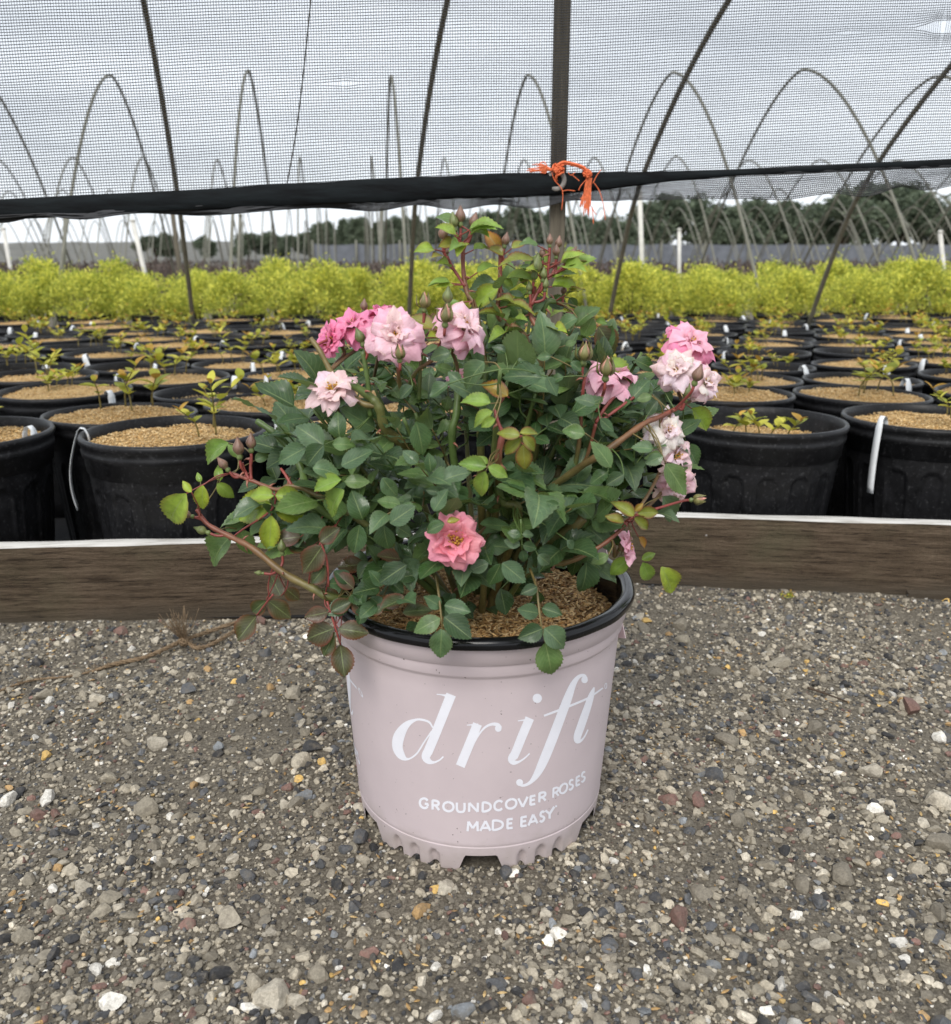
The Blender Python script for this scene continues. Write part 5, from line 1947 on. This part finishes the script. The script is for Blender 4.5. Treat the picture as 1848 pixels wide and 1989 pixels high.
SHR = [shrub_crown(60 + k) for k in range(5)]
tm = MB()
for k in range(5):
    a = k * 1.26
    tm.add(*tube([(0.01 * math.cos(a), 0.01 * math.sin(a), 0.24), (0.04 * math.cos(a), 0.04 * math.sin(a), 0.32), (0.08 * math.cos(a), 0.08 * math.sin(a), 0.42)], [0.005, 0.004, 0.002], 5))
SHR_ST = tm.mesh('branches', MAT['bark'])
BACK0 = PB.y + 0.268 * (NROW + 1) + 0.0035 * (NROW + 1) ** 2 + 0.10
for row, (dy, pitch) in enumerate(((0.0, 0.43), (0.42, 0.45), (0.90, 0.46))):
    for c in range(-13, 14):
        x = c * pitch + (0.17 if row == 1 else 0.05 * row) + R.uniform(-0.03, 0.03)
        y = BACK0 + dy + (x - PB.x) * 0.06 + R.uniform(-0.03, 0.03)
        if abs(x) > 0.60 * y + 0.15 or (row < 2 and c == -2 and R.random() < 0.0):
            continue
        o = empty('golden_shrub', (x, y, 0.26))
        sc = R.uniform(0.90, 1.16)
        M = Matrix.Translation((x, y, -0.045 + 0.25 * (1 - sc))) @ Matrix.Rotation(R.uniform(0, 6.28), 4, 'Z') @ Matrix.Diagonal((sc * 1.03, sc * 1.03, 1.03 * sc, 1))
        link('crown', SHR[R.randrange(5)], o, M)
        link('branches', SHR_ST, o, M)
        tag(o, 'rounded golden yellow shrub in the %s hedge-like row behind the seedlings' % ('front', 'middle', 'rear')[row], 'shrub', 'golden shrubs, %s row' % ('front', 'middle', 'rear')[row])
        if row == 0:
            p = empty('black_pot', (x, y, 0.005), R.uniform(0, 6.28))
            link('pot_body', BPM_LO, p, WM[p.name] @ Matrix.Diagonal((0.95, 0.95, 1, 1)))
            tag(p, 'black pot holding a golden shrub behind the seedlings', 'pot', 'pots under the golden shrubs')


# dull purple brown plants further back: one mass
def purple_shape(r):
    while True:
        y = r.uniform(7.0, 13.5)
        x = r.uniform(-1, 1) * (0.62 * y + 0.4)
        if noise.noise(Vector((x * 1.3, y * 1.3, 4.0))) > -0.35:
            break
    top = 0.42 + 0.018 * (y - 7) + 0.09 * noise.noise(Vector((x * 2.2, y * 2.2, 0)))
    return Vector((x, y, top * (0.25 + 0.75 * r.random() ** 0.5))), Vector((r.gauss(0, 0.4), r.gauss(0, 0.4), 1)).normalized()


V, Q, C = leafy(42000, purple_shape, 0.055, 77, 0.4)
o = link('purple_planting', np_mesh('purple_planting', V, Q, MAT['purple'], C, False))
tag(o, 'dull purple brown plants massed beyond the golden shrubs', None, None, 'stuff')


# ------------------------------------------------------------------ tunnel hoops
def hoop(path, r, mat, label, group, sides=6):
    mb = MB()
    mb.add(*tube(path, r, sides))
    o = mb.build('tunnel_hoop', mat)
    tag(o, label, 'hoop', group)
    return o


POST_P = at_y(1082, 450, 1.50)
for (fx, nm) in ((375, 'a'), (793, 'b'), (1180, 'c'), (1570, 'd'), (-45, 'e'), (1960, 'f')):
    ft = at_y(fx, 610, 4.5)
    prof = [(4.60, -0.03), (4.5, 0.21), (4.36, 0.55), (4.2, 0.855), (3.86, 1.19), (3.49, 1.44), (3.0, 1.66), (2.5, 1.80), (2.0, 1.86)]
    prof += [(3.6 - Y, z) for (Y, z) in prof[-2::-1]]
    pts = [Vector((ft.x + (4.5 - Y) * 0.235, Y, z)) for (Y, z) in prof]
    hoop(smooth_path(pts, 4), 0.0115, MAT['pipe'], {'a': 'dark pipe hoop rising in front of the golden shrubs beside the rose', 'b': 'dark upright pipe hoop close beside the top rose buds',
         'c': 'dark pipe hoop leaning beyond the orange twine', 'd': 'dark pipe hoop steeply leaning over the fluted pots', 'e': 'dark pipe hoop at the far end of the net', 'f': 'dark pipe hoop over the last fluted pots'}[nm], 'pipe hoops over the seedlings', 7)

for ti, (Yc, H, w, rr) in enumerate(((7.0, 1.88, 2.05, 0.0105), (12.6, 1.90, 2.05, 0.0115), (18.2, 1.90, 2.05, 0.013), (23.8, 1.90, 2.05, 0.014), (31, 1.9, 2.05, 0.016))):
    x0 = at_y(752, 135, 7.0).x + 0.13 * 7.0 - 0.13 * Yc
    nh = int((0.60 * Yc + 1.5) / 1.0)
    for k in range(-nh, nh + 1):
        xa = x0 + k * 1.0 + R.uniform(-0.05, 0.05)
        lean = R.uniform(-0.05, 0.05)
        hh = H * R.uniform(0.985, 1.015)
        pts = []
        for i in range(-14, 15):
            s = i / 14
            q = math.copysign(abs(s) ** 1.25, s)
            z = hh * (1 - abs(q) ** 1.6) - 0.02
            pts.append(Vector((xa - 0.135 * q * w + lean * (z / H), Yc + q * w, z)))
        hoop(pts, rr, MAT['pipe_pale'], ('bare pipe hoop just beyond the golden shrubs', 'slender bare pipe hoop over the purple planting', 'bare pipe hoop beyond the purple planting', 'distant bare pipe hoop in the fourth tunnel row', 'faint bare pipe hoop in the farthest tunnel row')[ti], 'bare hoops of tunnel row %d' % (ti + 2), 5)

# wooden post
mb = MB()
mb.add(*bevel_box(0.0245, 0.0245, 1.92, 0.002))
o = mb.build('wooden_post', MAT['post'], None, False, Matrix.Translation((POST_P.x, 1.50, 0.94)))
tag(o, 'square grey brown wooden post rising behind the rose', 'post')

# pale poles standing among the far plants
for (x, ytop, ybot, Y, r, m, lab, ld) in [(1247, 375, 530, 6.3, 0.016, 'white_pole', 'white plastic pole standing among the golden shrubs', 4), (1320, 448, 525, 7.2, 0.014, 'white_pole', 'short pale pole beyond the golden shrubs, right of the tall white one', 0),
                                      (1833, 452, 530, 7.2, 0.017, 'white_pole', 'short white capped pole near the tall trees', 6), (274, 430, 520, 7.5, 0.020, 'white_pole', 'white pole leaning against the far hill', 16),
                                      (345, 395, 520, 6.9, 0.018, 'post', 'brown wooden pole leaning by the dark hoop', 12), (122, 400, 612, 5.6, 0.012, 'pipe_pale', 'thin grey upright pipe between golden shrubs', -6),
                                      (464, 420, 530, 6.8, 0.013, 'pipe_pale', 'thin grey pole beyond the golden shrubs', -3), (740, 400, 500, 12.0, 0.03, 'pipe_pale', 'thick pale pole beyond the purple planting', -2), (15, 445, 505, 9, 0.02, 'white_pole', 'short white stake in the purple planting', 8)]:
    t, b = at_y(x - ld, ytop, Y), at_y(x + ld * 0.3, ybot, Y)
    d = (b - t) / (t.z - b.z)
    foot = t + d * (t.z + 0.03)
    mb = MB()
    mb.add(*tube([foot, (foot + t) / 2, t], r, 8))
    mb.add(*tube([t, t + Vector((0, 0, 0.012)), t + Vector((0, 0, 0.02))], [r * 1.18, r * 1.18, r * 0.6], 8))
    tag(mb.build('pole', MAT[m]), lab, 'pole')


# ------------------------------------------------------------------ shade net
def net_y(x):
    return 1.476 + 0.125 * (x - POST_P.x)


HEM = [(-900, 430, 21), (-300, 416, 21), (0, 405, 21), (300, 392, 20), (600, 377, 22), (900, 362, 24), (1060, 358, 23), (1200, 350, 16), (1300, 343, 10), (1450, 334, 7), (1700, 322, 8), (1848, 316, 9), (2300, 305, 9), (2800, 300, 9)]
HX, HZ, HT = [], [], []
for (x, y, t) in HEM:
    Y = net_y((x - 924) / 1708 * 1.42)
    p, q = at_y(x, y, Y), at_y(x, y - t, Y)
    HX.append(p.x); HZ.append(p.z); HT.append(q.z - p.z)
SK = [(-900, 452), (0, 426), (500, 410), (760, 404), (860, 402), (1000, 400), (1060, 398), (1130, 393), (1230, 382), (1330, 388), (1410, 391), (1500, 383), (1660, 379), (1750, 366), (1848, 362), (2300, 352), (2800, 350)]
SX, SZ = [], []
for (x, y) in SK:
    p = at_y(x, y, net_y((x - 924) / 1708 * 1.42))
    SX.append(p.x); SZ.append(p.z)


def net_point(X, v, fine=True):
    zh = np.interp(X, HX, HZ)
    z = zh + v * (1.12 - zh) / 0.50 if False else zh + v
    und = noise.noise(Vector((X * 1.7, z * 2.5, 1.0))) * 0.014 + noise.noise(Vector((X * 6, z * 5, 3.0))) * 0.004
    dz = 0.0050 * noise.noise(Vector((X * 2.3, z * 14, 7.0))) + 0.0040 * noise.noise(Vector((X * 0.9, z * 5, 2.0))) + 0.0010 * noise.noise(Vector((X * 14, z * 60, 4.0)))
    dx = 0.0020 * noise.noise(Vector((X * 9, z * 3, 5.0)))
    # a torn spot where threads are pushed apart
    for (hx, hz, rr, st) in TEAR:
        ex, ez = X - hx, z - hz
        q = math.hypot(ex * 0.55, ez)
        if q < rr * 4:
            k = st * math.exp(-(q / rr) ** 2)
            dz += math.copysign(1, ez) * k * rr * 0.55
            dx += math.copysign(1, ex) * k * rr * 0.25
    return Vector((X + dx, net_y(X) + und, z + dz))


_t = [(1830, 55, 0.016, 1.0), (668, 165, 0.008, 0.5), (1650, 66, 0.006, 0.6)]
TEAR = []
for (x, y, rr, st) in _t:
    p = at_y(x, y, net_y((x - 924) / 1708 * 1.42))
    TEAR.append((p.x, p.z, rr, st))


def ribbon_tubes(lines, r):
    """three-sided threads along many lines, as arrays"""
    Vs, Fs, off = [], [], 0
    ca = [(math.cos(a), math.sin(a)) for a in (0.5, 2.6, 4.7)]
    for P in lines:
        A = np.array([p[:] for p in P])
        n = len(A)
        T = np.gradient(A, axis=0)
        T /= np.linalg.norm(T, axis=1)[:, None] + 1e-12
        ref = np.array([0, 1.0, 0])
        B = np.cross(T, ref); B /= np.linalg.norm(B, axis=1)[:, None] + 1e-12
        N = np.cross(T, B)
        V = np.stack([A + (B * c + N * s) * r for c, s in ca], 1).reshape(-1, 3)
        i = np.arange(n - 1)[:, None] * 3
        k = np.arange(3)[None, :]
        k2 = (k + 1) % 3
        Q = np.stack([i + k, i + k2, i + 3 + k2, i + 3 + k], -1).reshape(-1, 4)
        Vs.append(V); Fs.append(Q + off); off += len(V)
    return np.concatenate(Vs), np.concatenate(Fs)


def build_net():
    root = empty('shade_net', (POST_P.x, net_y(POST_P.x), HZ[6]))
    tag(root, 'black shade net curtain with open mesh and a thick black hem across the hoops', 'net')
    cell = 0.0039
    X0, X1 = -1.15, 1.15
    xs = np.arange(X0, X1, 0.0188)
    nv = int(0.46 / cell)
    hor = [[net_point(x, k * cell) for x in xs] for k in range(nv)]
    vs_ = np.arange(0, 0.46, 0.0188)
    ver = [[net_point(x, v) for v in vs_] for x in np.arange(X0, X1, cell * 0.98)]
    V, Q = ribbon_tubes(hor, 0.00066)
    o = link('mesh_weft', np_mesh('mesh_weft', V, Q, MAT['net'], None, True), root, Matrix.Identity(4)); o['kind'] = 'stuff'
    V, Q = ribbon_tubes(ver, 0.00042)
    o = link('mesh_warp', np_mesh('mesh_warp', V, Q, MAT['net'], None, True), root, Matrix.Identity(4)); o['kind'] = 'stuff'

    # loose skirt of mesh under the hem
    def skirt(X, t):
        zh, zs = np.interp(X, HX, HZ), np.interp(X, SX, SZ)
        th = np.interp(X, HX, HT)
        z0 = zh - th * 0.6
        z = z0 + (zs - z0) * t + 0.0035 * t * math.sin(X * 38 + 2 * math.sin(X * 9))
        return Vector((X + 0.004 * t * math.sin(X * 21), net_y(X) + 0.010 * t * math.sin(X * 26 + 1) + 0.006 * noise.noise(Vector((X * 30, t * 4, 0))), z))
    nsk = 13
    hs = [[skirt(x, k / (nsk - 1)) for x in np.arange(X0, X1, 0.008)] for k in range(nsk)]
    vsk = [[skirt(x + 0.002 * math.sin(k * 1.3), k / 8) for k in range(9)] for x in np.arange(X0, X1, cell * 0.8)]
    V, Q = ribbon_tubes(hs + vsk, 0.00075)
    o = link('loose_skirt', np_mesh('loose_skirt', V, Q, MAT['net'], None, True), root, Matrix.Identity(4)); o['kind'] = 'stuff'
    # hem band: a flattened roll
    v, f = [], []
    xs = np.arange(X0, X1, 0.012)
    ns = 14
    for i, x in enumerate(xs):
        zh, th = np.interp(x, HX, HZ), np.interp(x, HX, HT)
        base = net_point(x, 0.0)
        th *= 1 + 0.10 * noise.noise(Vector((x * 11, 0, 0)))
        for k in range(ns):
            a = 2 * math.pi * k / ns
            z = zh + th * math.sin(a) * (1 + 0.05 * math.sin(3 * a + x * 8))
            y = base.y - 0.002 + (0.0045 + 0.0016 * math.sin(4 * a + 5 * x) * noise.noise(Vector((x * 7, a, 1)))) * math.cos(a)
            v.append((x, y, z))
    for i in range(len(xs) - 1):
        for k in range(ns):
            f.append((i * ns + k, i * ns + (k + 1) % ns, (i + 1) * ns + (k + 1) % ns, (i + 1) * ns + k))
    mb = MB()
    mb.add(v, f)
    mb.build('hem', MAT['hem'], root)
    # stitched cord along the upper edge of the hem
    mb = MB()
    mb.add(*tube([Vector((x, net_point(x, 0).y - 0.004, np.interp(x, HX, HZ) + 0.72 * np.interp(x, HX, HT))) for x in xs], 0.0009, 5))
    mb.build('hem_seam', MAT['net'], root)
    # grommet
    g = at_y(*c7(650, 500), net_y(POST_P.x) - 0.010)
    v, f = [], []
    for i in range(28):
        a = 2 * math.pi * i / 28
        for k in range(8):
            b = 2 * math.pi * k / 8
            q = 0.0125 + 0.0038 * math.cos(b)
            v.append((q * math.cos(a), 0.0018 * math.sin(b), q * math.sin(a)))
    for i in range(28):
        for k in range(8):
            f.append((i * 8 + k, i * 8 + (k + 1) % 8, ((i + 1) % 28) * 8 + (k + 1) % 8, ((i + 1) % 28) * 8 + k))
    mb = MB()
    mb.add(v, f)
    mb.build('grommet', MAT['metal'], root, True, Matrix.Translation(g))


def c7(x, y): return 1010 + 0.1093 * x, 295.3 + 0.1093 * y


build_net()


# orange twine tied through the grommet -----------------------------------
def orange_twine():
    root = empty('orange_twine', at_y(*c7(680, 400), net_y(POST_P.x) - 0.012))
    tag(root, 'frayed orange twine knotted through the net grommet at the post', 'twine')
    y0 = net_y(POST_P.x) - 0.014

    def P(x, y, d=0.0):
        return at_y(*c7(x, y), y0 + d)
    # knot
    mb = MB()
    for k in range(16):
        r = 55 + R.uniform(-12, 28)
        cx, cy = 690 + R.uniform(-35, 35), 300 + R.uniform(-45, 45)
        ph = R.uniform(0, 6.28)
        tilt = R.uniform(0.3, 1.0)
        pts = [P(cx + r * math.cos(ph + t), cy + r * tilt * math.sin(ph + t) + 20 * math.sin(2 * t), 0.006 * math.sin(t * 2 + ph)) for t in np.linspace(0, 5.2, 9)]
        mb.add(*tube(smooth_path(pts, 3), 0.0014, 5))
    for k in range(10):
        a = R.uniform(-25, 25)
        mb.add(*tube(smooth_path([P(680 + a, 300), P(660 + a, 400, -0.003), P(640 + a * 0.8, 480, 0.0), P(670 + a, 520, 0.006)], 3), 0.0013, 5))
    mb.build('knot', MAT['orange'], root)
    mb = MB()
    for k in range(14):
        d = R.uniform(-22, 22)
        e = R.uniform(-0.004, 0.003)
        pts = [P(640, 260 + d, e), P(760, 190 + d, e), P(900, 205 + d, e), P(1050, 245 + d, e), P(1160, 300 + d * 1.2, e), P(1230 + d, 370, e)]
        mb.add(*tube(smooth_path(pts, 3), 0.0013, 5))
    for k in range(12):
        r = 50 + R.uniform(-12, 22)
        cx, cy, ph = 1205 + R.uniform(-25, 25), 385 + R.uniform(-25, 25), R.uniform(0, 6.28)
        pts = [P(cx + r * math.cos(ph + t), cy + 0.75 * r * math.sin(ph + t), 0.005 * math.sin(t * 2)) for t in np.linspace(0, 5.4, 9)]
        mb.add(*tube(smooth_path(pts, 3), 0.0013, 5))
    mb.build('loop', MAT['orange'], root)
    fr = MB()
    for k in range(26):
        x1 = R.uniform(1060, 1270)
        y1 = R.uniform(800, 1160)
        sx = 1200 + R.uniform(-20, 80)
        x1 = x1 if y1 < 1000 else R.uniform(1130, 1230)
        pts = [P(sx, 460), P(sx + (x1 - sx) * 0.25 + R.uniform(-12, 12), 600), P(sx + (x1 - sx) * 0.65 + R.uniform(-20, 20), 780), P(x1, y1)]
        fr.add(*tube(smooth_path(pts, 4), [0.0011] * 12 + [0.0005], 4))
    for k in range(26):
        y1 = R.uniform(200, 370)
        x1 = R.uniform(110, 420)
        pts = [P(640, 320), P(520, 300 + R.uniform(-25, 35)), P((x1 + 520) / 2, y1 + R.uniform(-40, 20)), P(x1, y1)]
        fr.add(*tube(smooth_path(pts, 4), [0.0009] * 12 + [0.0004], 4))
    for pts in ([(570, 360), (620, 500), (760, 690), (745, 1030)], [(760, 690), (860, 675), (985, 690)], [(1300, 560), (1360, 430), (1445, 312)], [(1325, 550), (1420, 700), (1490, 950), (1520, 1205)],
                [(1280, 960), (1300, 1100), (1310, 1275)], [(1290, 1000), (1330, 1070), (1370, 1110)], [(1180, 490), (1090, 590), (1045, 680)], [(860, 360), (910, 410), (980, 360)], [(940, 410), (1010, 470), (1060, 510)]):
        fr.add(*tube(smooth_path([P(*q) for q in pts], 4), 0.0008, 4))
    fr.build('fringe', MAT['orange'], root)


orange_twine()

# thin cord hanging behind the net
mb = MB()
ya = net_y(-0.35) + 0.10
mb.add(*tube(smooth_path([at_y(555, 372, ya), at_y(575, 260, ya), at_y(592, 120, ya), at_y(610, -60, ya), at_y(622, -160, ya)], 4), 0.0012, 5))
tag(mb.build('hanging_cord', MAT['pipe']), 'thin dark cord hanging straight behind the net', 'cord')


# ------------------------------------------------------------------ jute twine on the ground
def c4(x, y): return 0.3574 * x, 1165.7 + 0.3574 * y


def jute():
    root = empty('jute_twine', at_z(*c4(1000, 220)))
    tag(root, 'brown jute twine with a frayed knot lying on the gravel below the board', 'twine')

    def twist(pix, r, name):
        P = smooth_path([at_z(x, y, z) for (x, y), z in pix], 10)
        mb = MB()
        n = len(P)
        for s in range(3):
            Q = []
            for i, p in enumerate(P):
                d = (P[min(n - 1, i + 1)] - P[max(0, i - 1)]).normalized()
                a = d.orthogonal().normalized()
                b = d.cross(a)
                t = i * 0.75 + s * 2.094
                w = r * (0.4 + 0.6 * min(1, 8 * i / n, 8 * (n - 1 - i) / n + 0.2))
                Q.append(p + (a * math.cos(t) + b * math.sin(t)) * w * 0.6 + Vector((0, 0, w * 0.6)))
            mb.add(*tube(Q, r * 0.62, 5))
        for k in range(60):
            p = P[R.randrange(n)]
            e = Vector((R.gauss(0, 1), R.gauss(0, 1), abs(R.gauss(0, 0.7)))).normalized() * R.uniform(0.006, 0.018)
            mb.add(*tube([p + Vector((0, 0, r)), p + e * 0.6 + Vector((0, 0, r * 1.5)), p + e], 0.00025, 3))
        mb.build(name, MAT['jute'], root)
    twist([(c4(-40, 510), 0.005), (c4(170, 440), 0.005), (c4(400, 415), 0.005), (c4(560, 370), 0.005)], 0.0014, 'thin_end')
    twist([(c4(500, 392), 0.005), (c4(640, 350), 0.005), (c4(780, 320), 0.006), (c4(900, 270), 0.008), (c4(1005, 222), 0.010), (c4(1130, 180), 0.009), (c4(1340, 105), 0.008)], 0.0029, 'strand')
    twist([(c4(1020, 232), 0.009), (c4(1075, 266), 0.006), (c4(1180, 232), 0.006), (c4(1340, 128), 0.007)], 0.0028, 'strand')
    mb = MB()
    c = at_z(*c4(1000, 225), 0.012)
    for k in range(14):
        r = R.uniform(0.004, 0.008)
        ph = R.uniform(0, 6.28)
        ax = Vector((R.gauss(0, 1), R.gauss(0, 1), R.gauss(0, 1))).normalized()
        a = ax.orthogonal().normalized()
        b = ax.cross(a)
        mb.add(*tube([c + (a * math.cos(t + ph) + b * math.sin(t + ph)) * r for t in np.linspace(0, 5.5, 9)], 0.0013, 5))
    for k in range(70):
        e = Vector((R.gauss(-0.25, 0.35), R.gauss(0, 0.3), 1)).normalized() * R.uniform(0.02, 0.055)
        mb.add(*tube(smooth_path([c, c + e * 0.5 + Vector((R.uniform(-0.004, 0.004), 0, 0)), c + e], 3), 0.0004, 3))
    mb.build('knot', MAT['jute'], root)


jute()

# small weed, twig, fallen hulls -----------------------------------------
wp = at_z(1530, 1163)
seedling((wp.x, wp.y, 0.0), 2, 0.3, 0.22, False, 'tiny pale weed sprouting from the gravel at the foot of the board', None)
for o in list(COL.objects)[-1:]:
    o['category'] = 'weed'
    o.name = 'weed'
tp = [at_z(1570, 1336, 0.006), at_z(1600, 1346, 0.008), at_z(1646, 1363, 0.007)]
mb = MB()
mb.add(*tube(smooth_path(tp, 5), [0.002 - 0.0001 * i for i in range(11)], 6))
mb.add(*tube([tp[1], tp[1] + Vector((0.008, 0.006, 0.006))], [0.001, 0.0004], 5))
tag(mb.build('twig', MAT['bark']), 'thin reddish brown twig lying on the gravel', 'twig')


def fallen_hulls():
    base = np.array([(-1, 0, 0), (-0.3, 0.34, 0.05), (-0.3, -0.34, 0.05), (0.4, 0.3, 0.05), (0.4, -0.3, 0.05), (1, 0, 0), (0, 0, 0.30), (0, 0, -0.15)])
    fb = np.array([(0, 2, 6), (2, 4, 6), (4, 5, 6), (5, 3, 6), (3, 1, 6), (1, 0, 6), (0, 7, 2), (0, 1, 7), (2, 7, 4), (4, 7, 5), (5, 7, 3), (3, 7, 1)])
    V, Fc, C = [], [], []
    n = 0
    while n < 900:
        y = R.uniform(0.42, 1.4)
        x = R.uniform(-1, 1) * (0.2 + 0.6 * y)
        if y > board_front(x) - 0.01 or math.hypot(x - POT_X, y - POT_Y) < BASE_R + 0.005:
            continue
        if noise.noise(Vector((x * 8, y * 8, 6))) < -0.05:
            continue
        M = np.array(Matrix.Rotation(R.uniform(0, 6.28), 3, 'Z') @ Matrix.Rotation(R.gauss(0, 0.2), 3, 'Y'))
        V.append((base * R.uniform(0.003, 0.0045)) @ M.T + np.array([x, y, ground_z(x, y) + 0.0022]))
        Fc.append(fb + 8 * n)
        c = np.array(R.choice(((0.36, 0.22, 0.08), (0.25, 0.15, 0.06), (0.46, 0.32, 0.14)))) * R.uniform(0.7, 1.1)
        C.append(np.tile(np.append(c, 1), (8, 1)))
        n += 1
    o = link('fallen_hulls', np_mesh('fallen_hulls', np.concatenate(V), np.concatenate(Fc), MAT['hull'], np.concatenate(C), False), GROUND, Matrix.Identity(4))
    o['kind'] = 'stuff'


fallen_hulls()


# ------------------------------------------------------------------ far fence, hill and trees
def far_fence():
    root = empty('windbreak_fence', (10, 40, 0))
    tag(root, 'low grey windbreak cloth fence in front of the tree line', 'fence')
    xa, xb = at_y(608, 480, 40).x, at_y(2300, 480, 40).x
    n = 20
    for k in range(n):
        x0, x1 = xa + (xb - xa) * k / n, xa + (xb - xa) * (k + 1) / n
        v, f = [], []
        m = 10
        for i in range(m + 1):
            t = i / m
            x = x0 + (x1 - x0) * t
            sag = 0.06 * math.sin(math.pi * t) * R.uniform(0.8, 1.2)
            for (y, z) in ((0, 0.02), (0, 1.30 - sag), (0.03, 1.30 - sag), (0.03, 0.02)):
                v.append((x, 40 + y + 0.05 * math.sin(t * 6), z))
        for i in range(m):
            for q in range(4):
                f.append((i * 4 + q, i * 4 + (q + 1) % 4, (i + 1) * 4 + (q + 1) % 4, (i + 1) * 4 + q))
        mb = MB()
        mb.add(v, f)
        mb.build('cloth_panel', MAT['fence_cloth'], root, False)
        mb = MB()
        mb.add(*tube([(x0, 39.93, -0.05), (x0, 39.93, 1.45)], 0.045, 8))
        mb.build('fence_post', MAT['pipe_pale'], root)


far_fence()

hv, hf = [], []
hx = np.linspace(-150, 60, 90)
for i, x in enumerate(hx):
    for (dy, k) in ((-45, 0.0), (-15, 0.7), (0, 1.0), (40, 1.0), (90, 0.0)):
        h = (3.9 + 0.35 * noise.noise(Vector((x * 0.03, 0, 0))) + 0.25 * noise.noise(Vector((x * 0.25, 1, 0)))) * min(1, max(0, (50 - x) / 70)) * k
        hv.append((x, 160 + dy, h - 0.05))
for i in range(len(hx) - 1):
    for k in range(4):
        hf.append((i * 5 + k, i * 5 + k + 1, (i + 1) * 5 + k + 1, (i + 1) * 5 + k))
mb = MB()
mb.add(hv, hf)
tag(mb.build('hills', MAT['hill']), 'low grey brown hill on the horizon', None, None, 'structure')


def tree_meshes(seed, conifer):
    r0 = random.Random(seed)
    lobes = []
    if conifer:
        for k in range(22):
            t = k / 21
            a = k * 2.4
            q = 0.30 * (1 - t) + 0.03
            lobes.append((Vector((math.cos(a) * q * 0.6, math.sin(a) * q * 0.6, 0.12 + 0.85 * t)), 0.10 + 0.16 * (1 - t)))
    else:
        for k in range(18):
            a, e = r0.uniform(0, 6.28), r0.uniform(-0.5, 1.5)
            q = r0.uniform(0.18, 0.36)
            lobes.append((Vector((math.cos(a) * math.cos(e) * q, math.sin(a) * math.cos(e) * q, 0.58 + 0.30 * math.sin(e))), r0.uniform(0.10, 0.20)))

    def shape(r):
        c, q = lobes[r.randrange(len(lobes))]
        d = Vector((r.gauss(0, 1), r.gauss(0, 1), r.gauss(0, 1))).normalized()
        return c + d * q * r.random() ** 0.4, d
    V, Q, C = leafy(4200, shape, 0.060, seed, 0.75)
    crown = np_mesh('crown', V, Q, MAT['tree'], C, False)
    mb = MB()
    mb.add(*tube([(0, 0, -0.02), (0.01, 0, 0.3), (0, 0.01, 0.75)], [0.03, 0.022, 0.006], 7))
    for c, q in lobes[::3]:
        mb.add(*tube([(0.005, 0, 0.3), c * 0.6 + Vector((0, 0, 0.15)), c], [0.014, 0.008, 0.003], 5))
    return crown, mb.mesh('trunk', MAT['bark'])


TR = [tree_meshes(500 + k, False) for k in range(5)] + [tree_meshes(510 + k, True) for k in range(2)]


def tree(px, ytop, Y, wpx, kind, label, group):
    p = at_y(px, ytop, Y)
    h = p.z * 1.04
    w = wpx / 1708 * Y * 1.45
    o = empty('tree', (p.x, Y, 0))
    M = Matrix.Translation((p.x, Y, 0)) @ Matrix.Rotation(R.uniform(0, 6.28), 4, 'Z') @ Matrix.Diagonal((w, w, h, 1))
    link('crown', TR[kind][0], o, M)
    link('trunk', TR[kind][1], o, M)
    tag(o, label, 'tree', group)


for i, (x, y, w) in enumerate([(955, 418, 90), (1010, 412, 90), (1075, 418, 85), (1130, 425, 80), (1185, 428, 80), (1255, 402, 90), (1300, 392, 100), (1355, 392, 100), (1415, 408, 80), (1470, 396, 95), (1530, 398, 95), (1590, 408, 90), (1640, 385, 110), (1700, 368, 130), (1760, 370, 120), (1820, 405, 110), (1890, 400, 120), (1970, 390, 130), (1100, 440, 90), (1230, 440, 90), (1430, 435, 100), (1580, 430, 100), (1860, 430, 110)]):
    tree(x, y, 85 + (i % 4) * 6, w, i % 5, 'dark green leafy tree in the tree line beyond the grey fence', 'trees beyond the grey fence')
for i in range(14):
    x = 618 + i * 24 + R.uniform(-6, 6)
    tree(x, 434 + R.uniform(-5, 6) - (3 if 6 < i else 0), 98 + (i % 3) * 5, 46, 5 + i % 2 if i % 3 else i % 5, 'dark narrow tree in the low dense row left of the rose buds', 'low dense trees behind the hoops')
for i, (x, y, w) in enumerate([(300, 461, 60), (320, 458, 30), (395, 463, 40), (480, 457, 50), (525, 455, 50), (560, 460, 40), (590, 458, 40)]):
    tree(x, y, 118 + i, w, i % 5, 'small grey green tree along the foot of the far hill', 'small trees by the far hill')
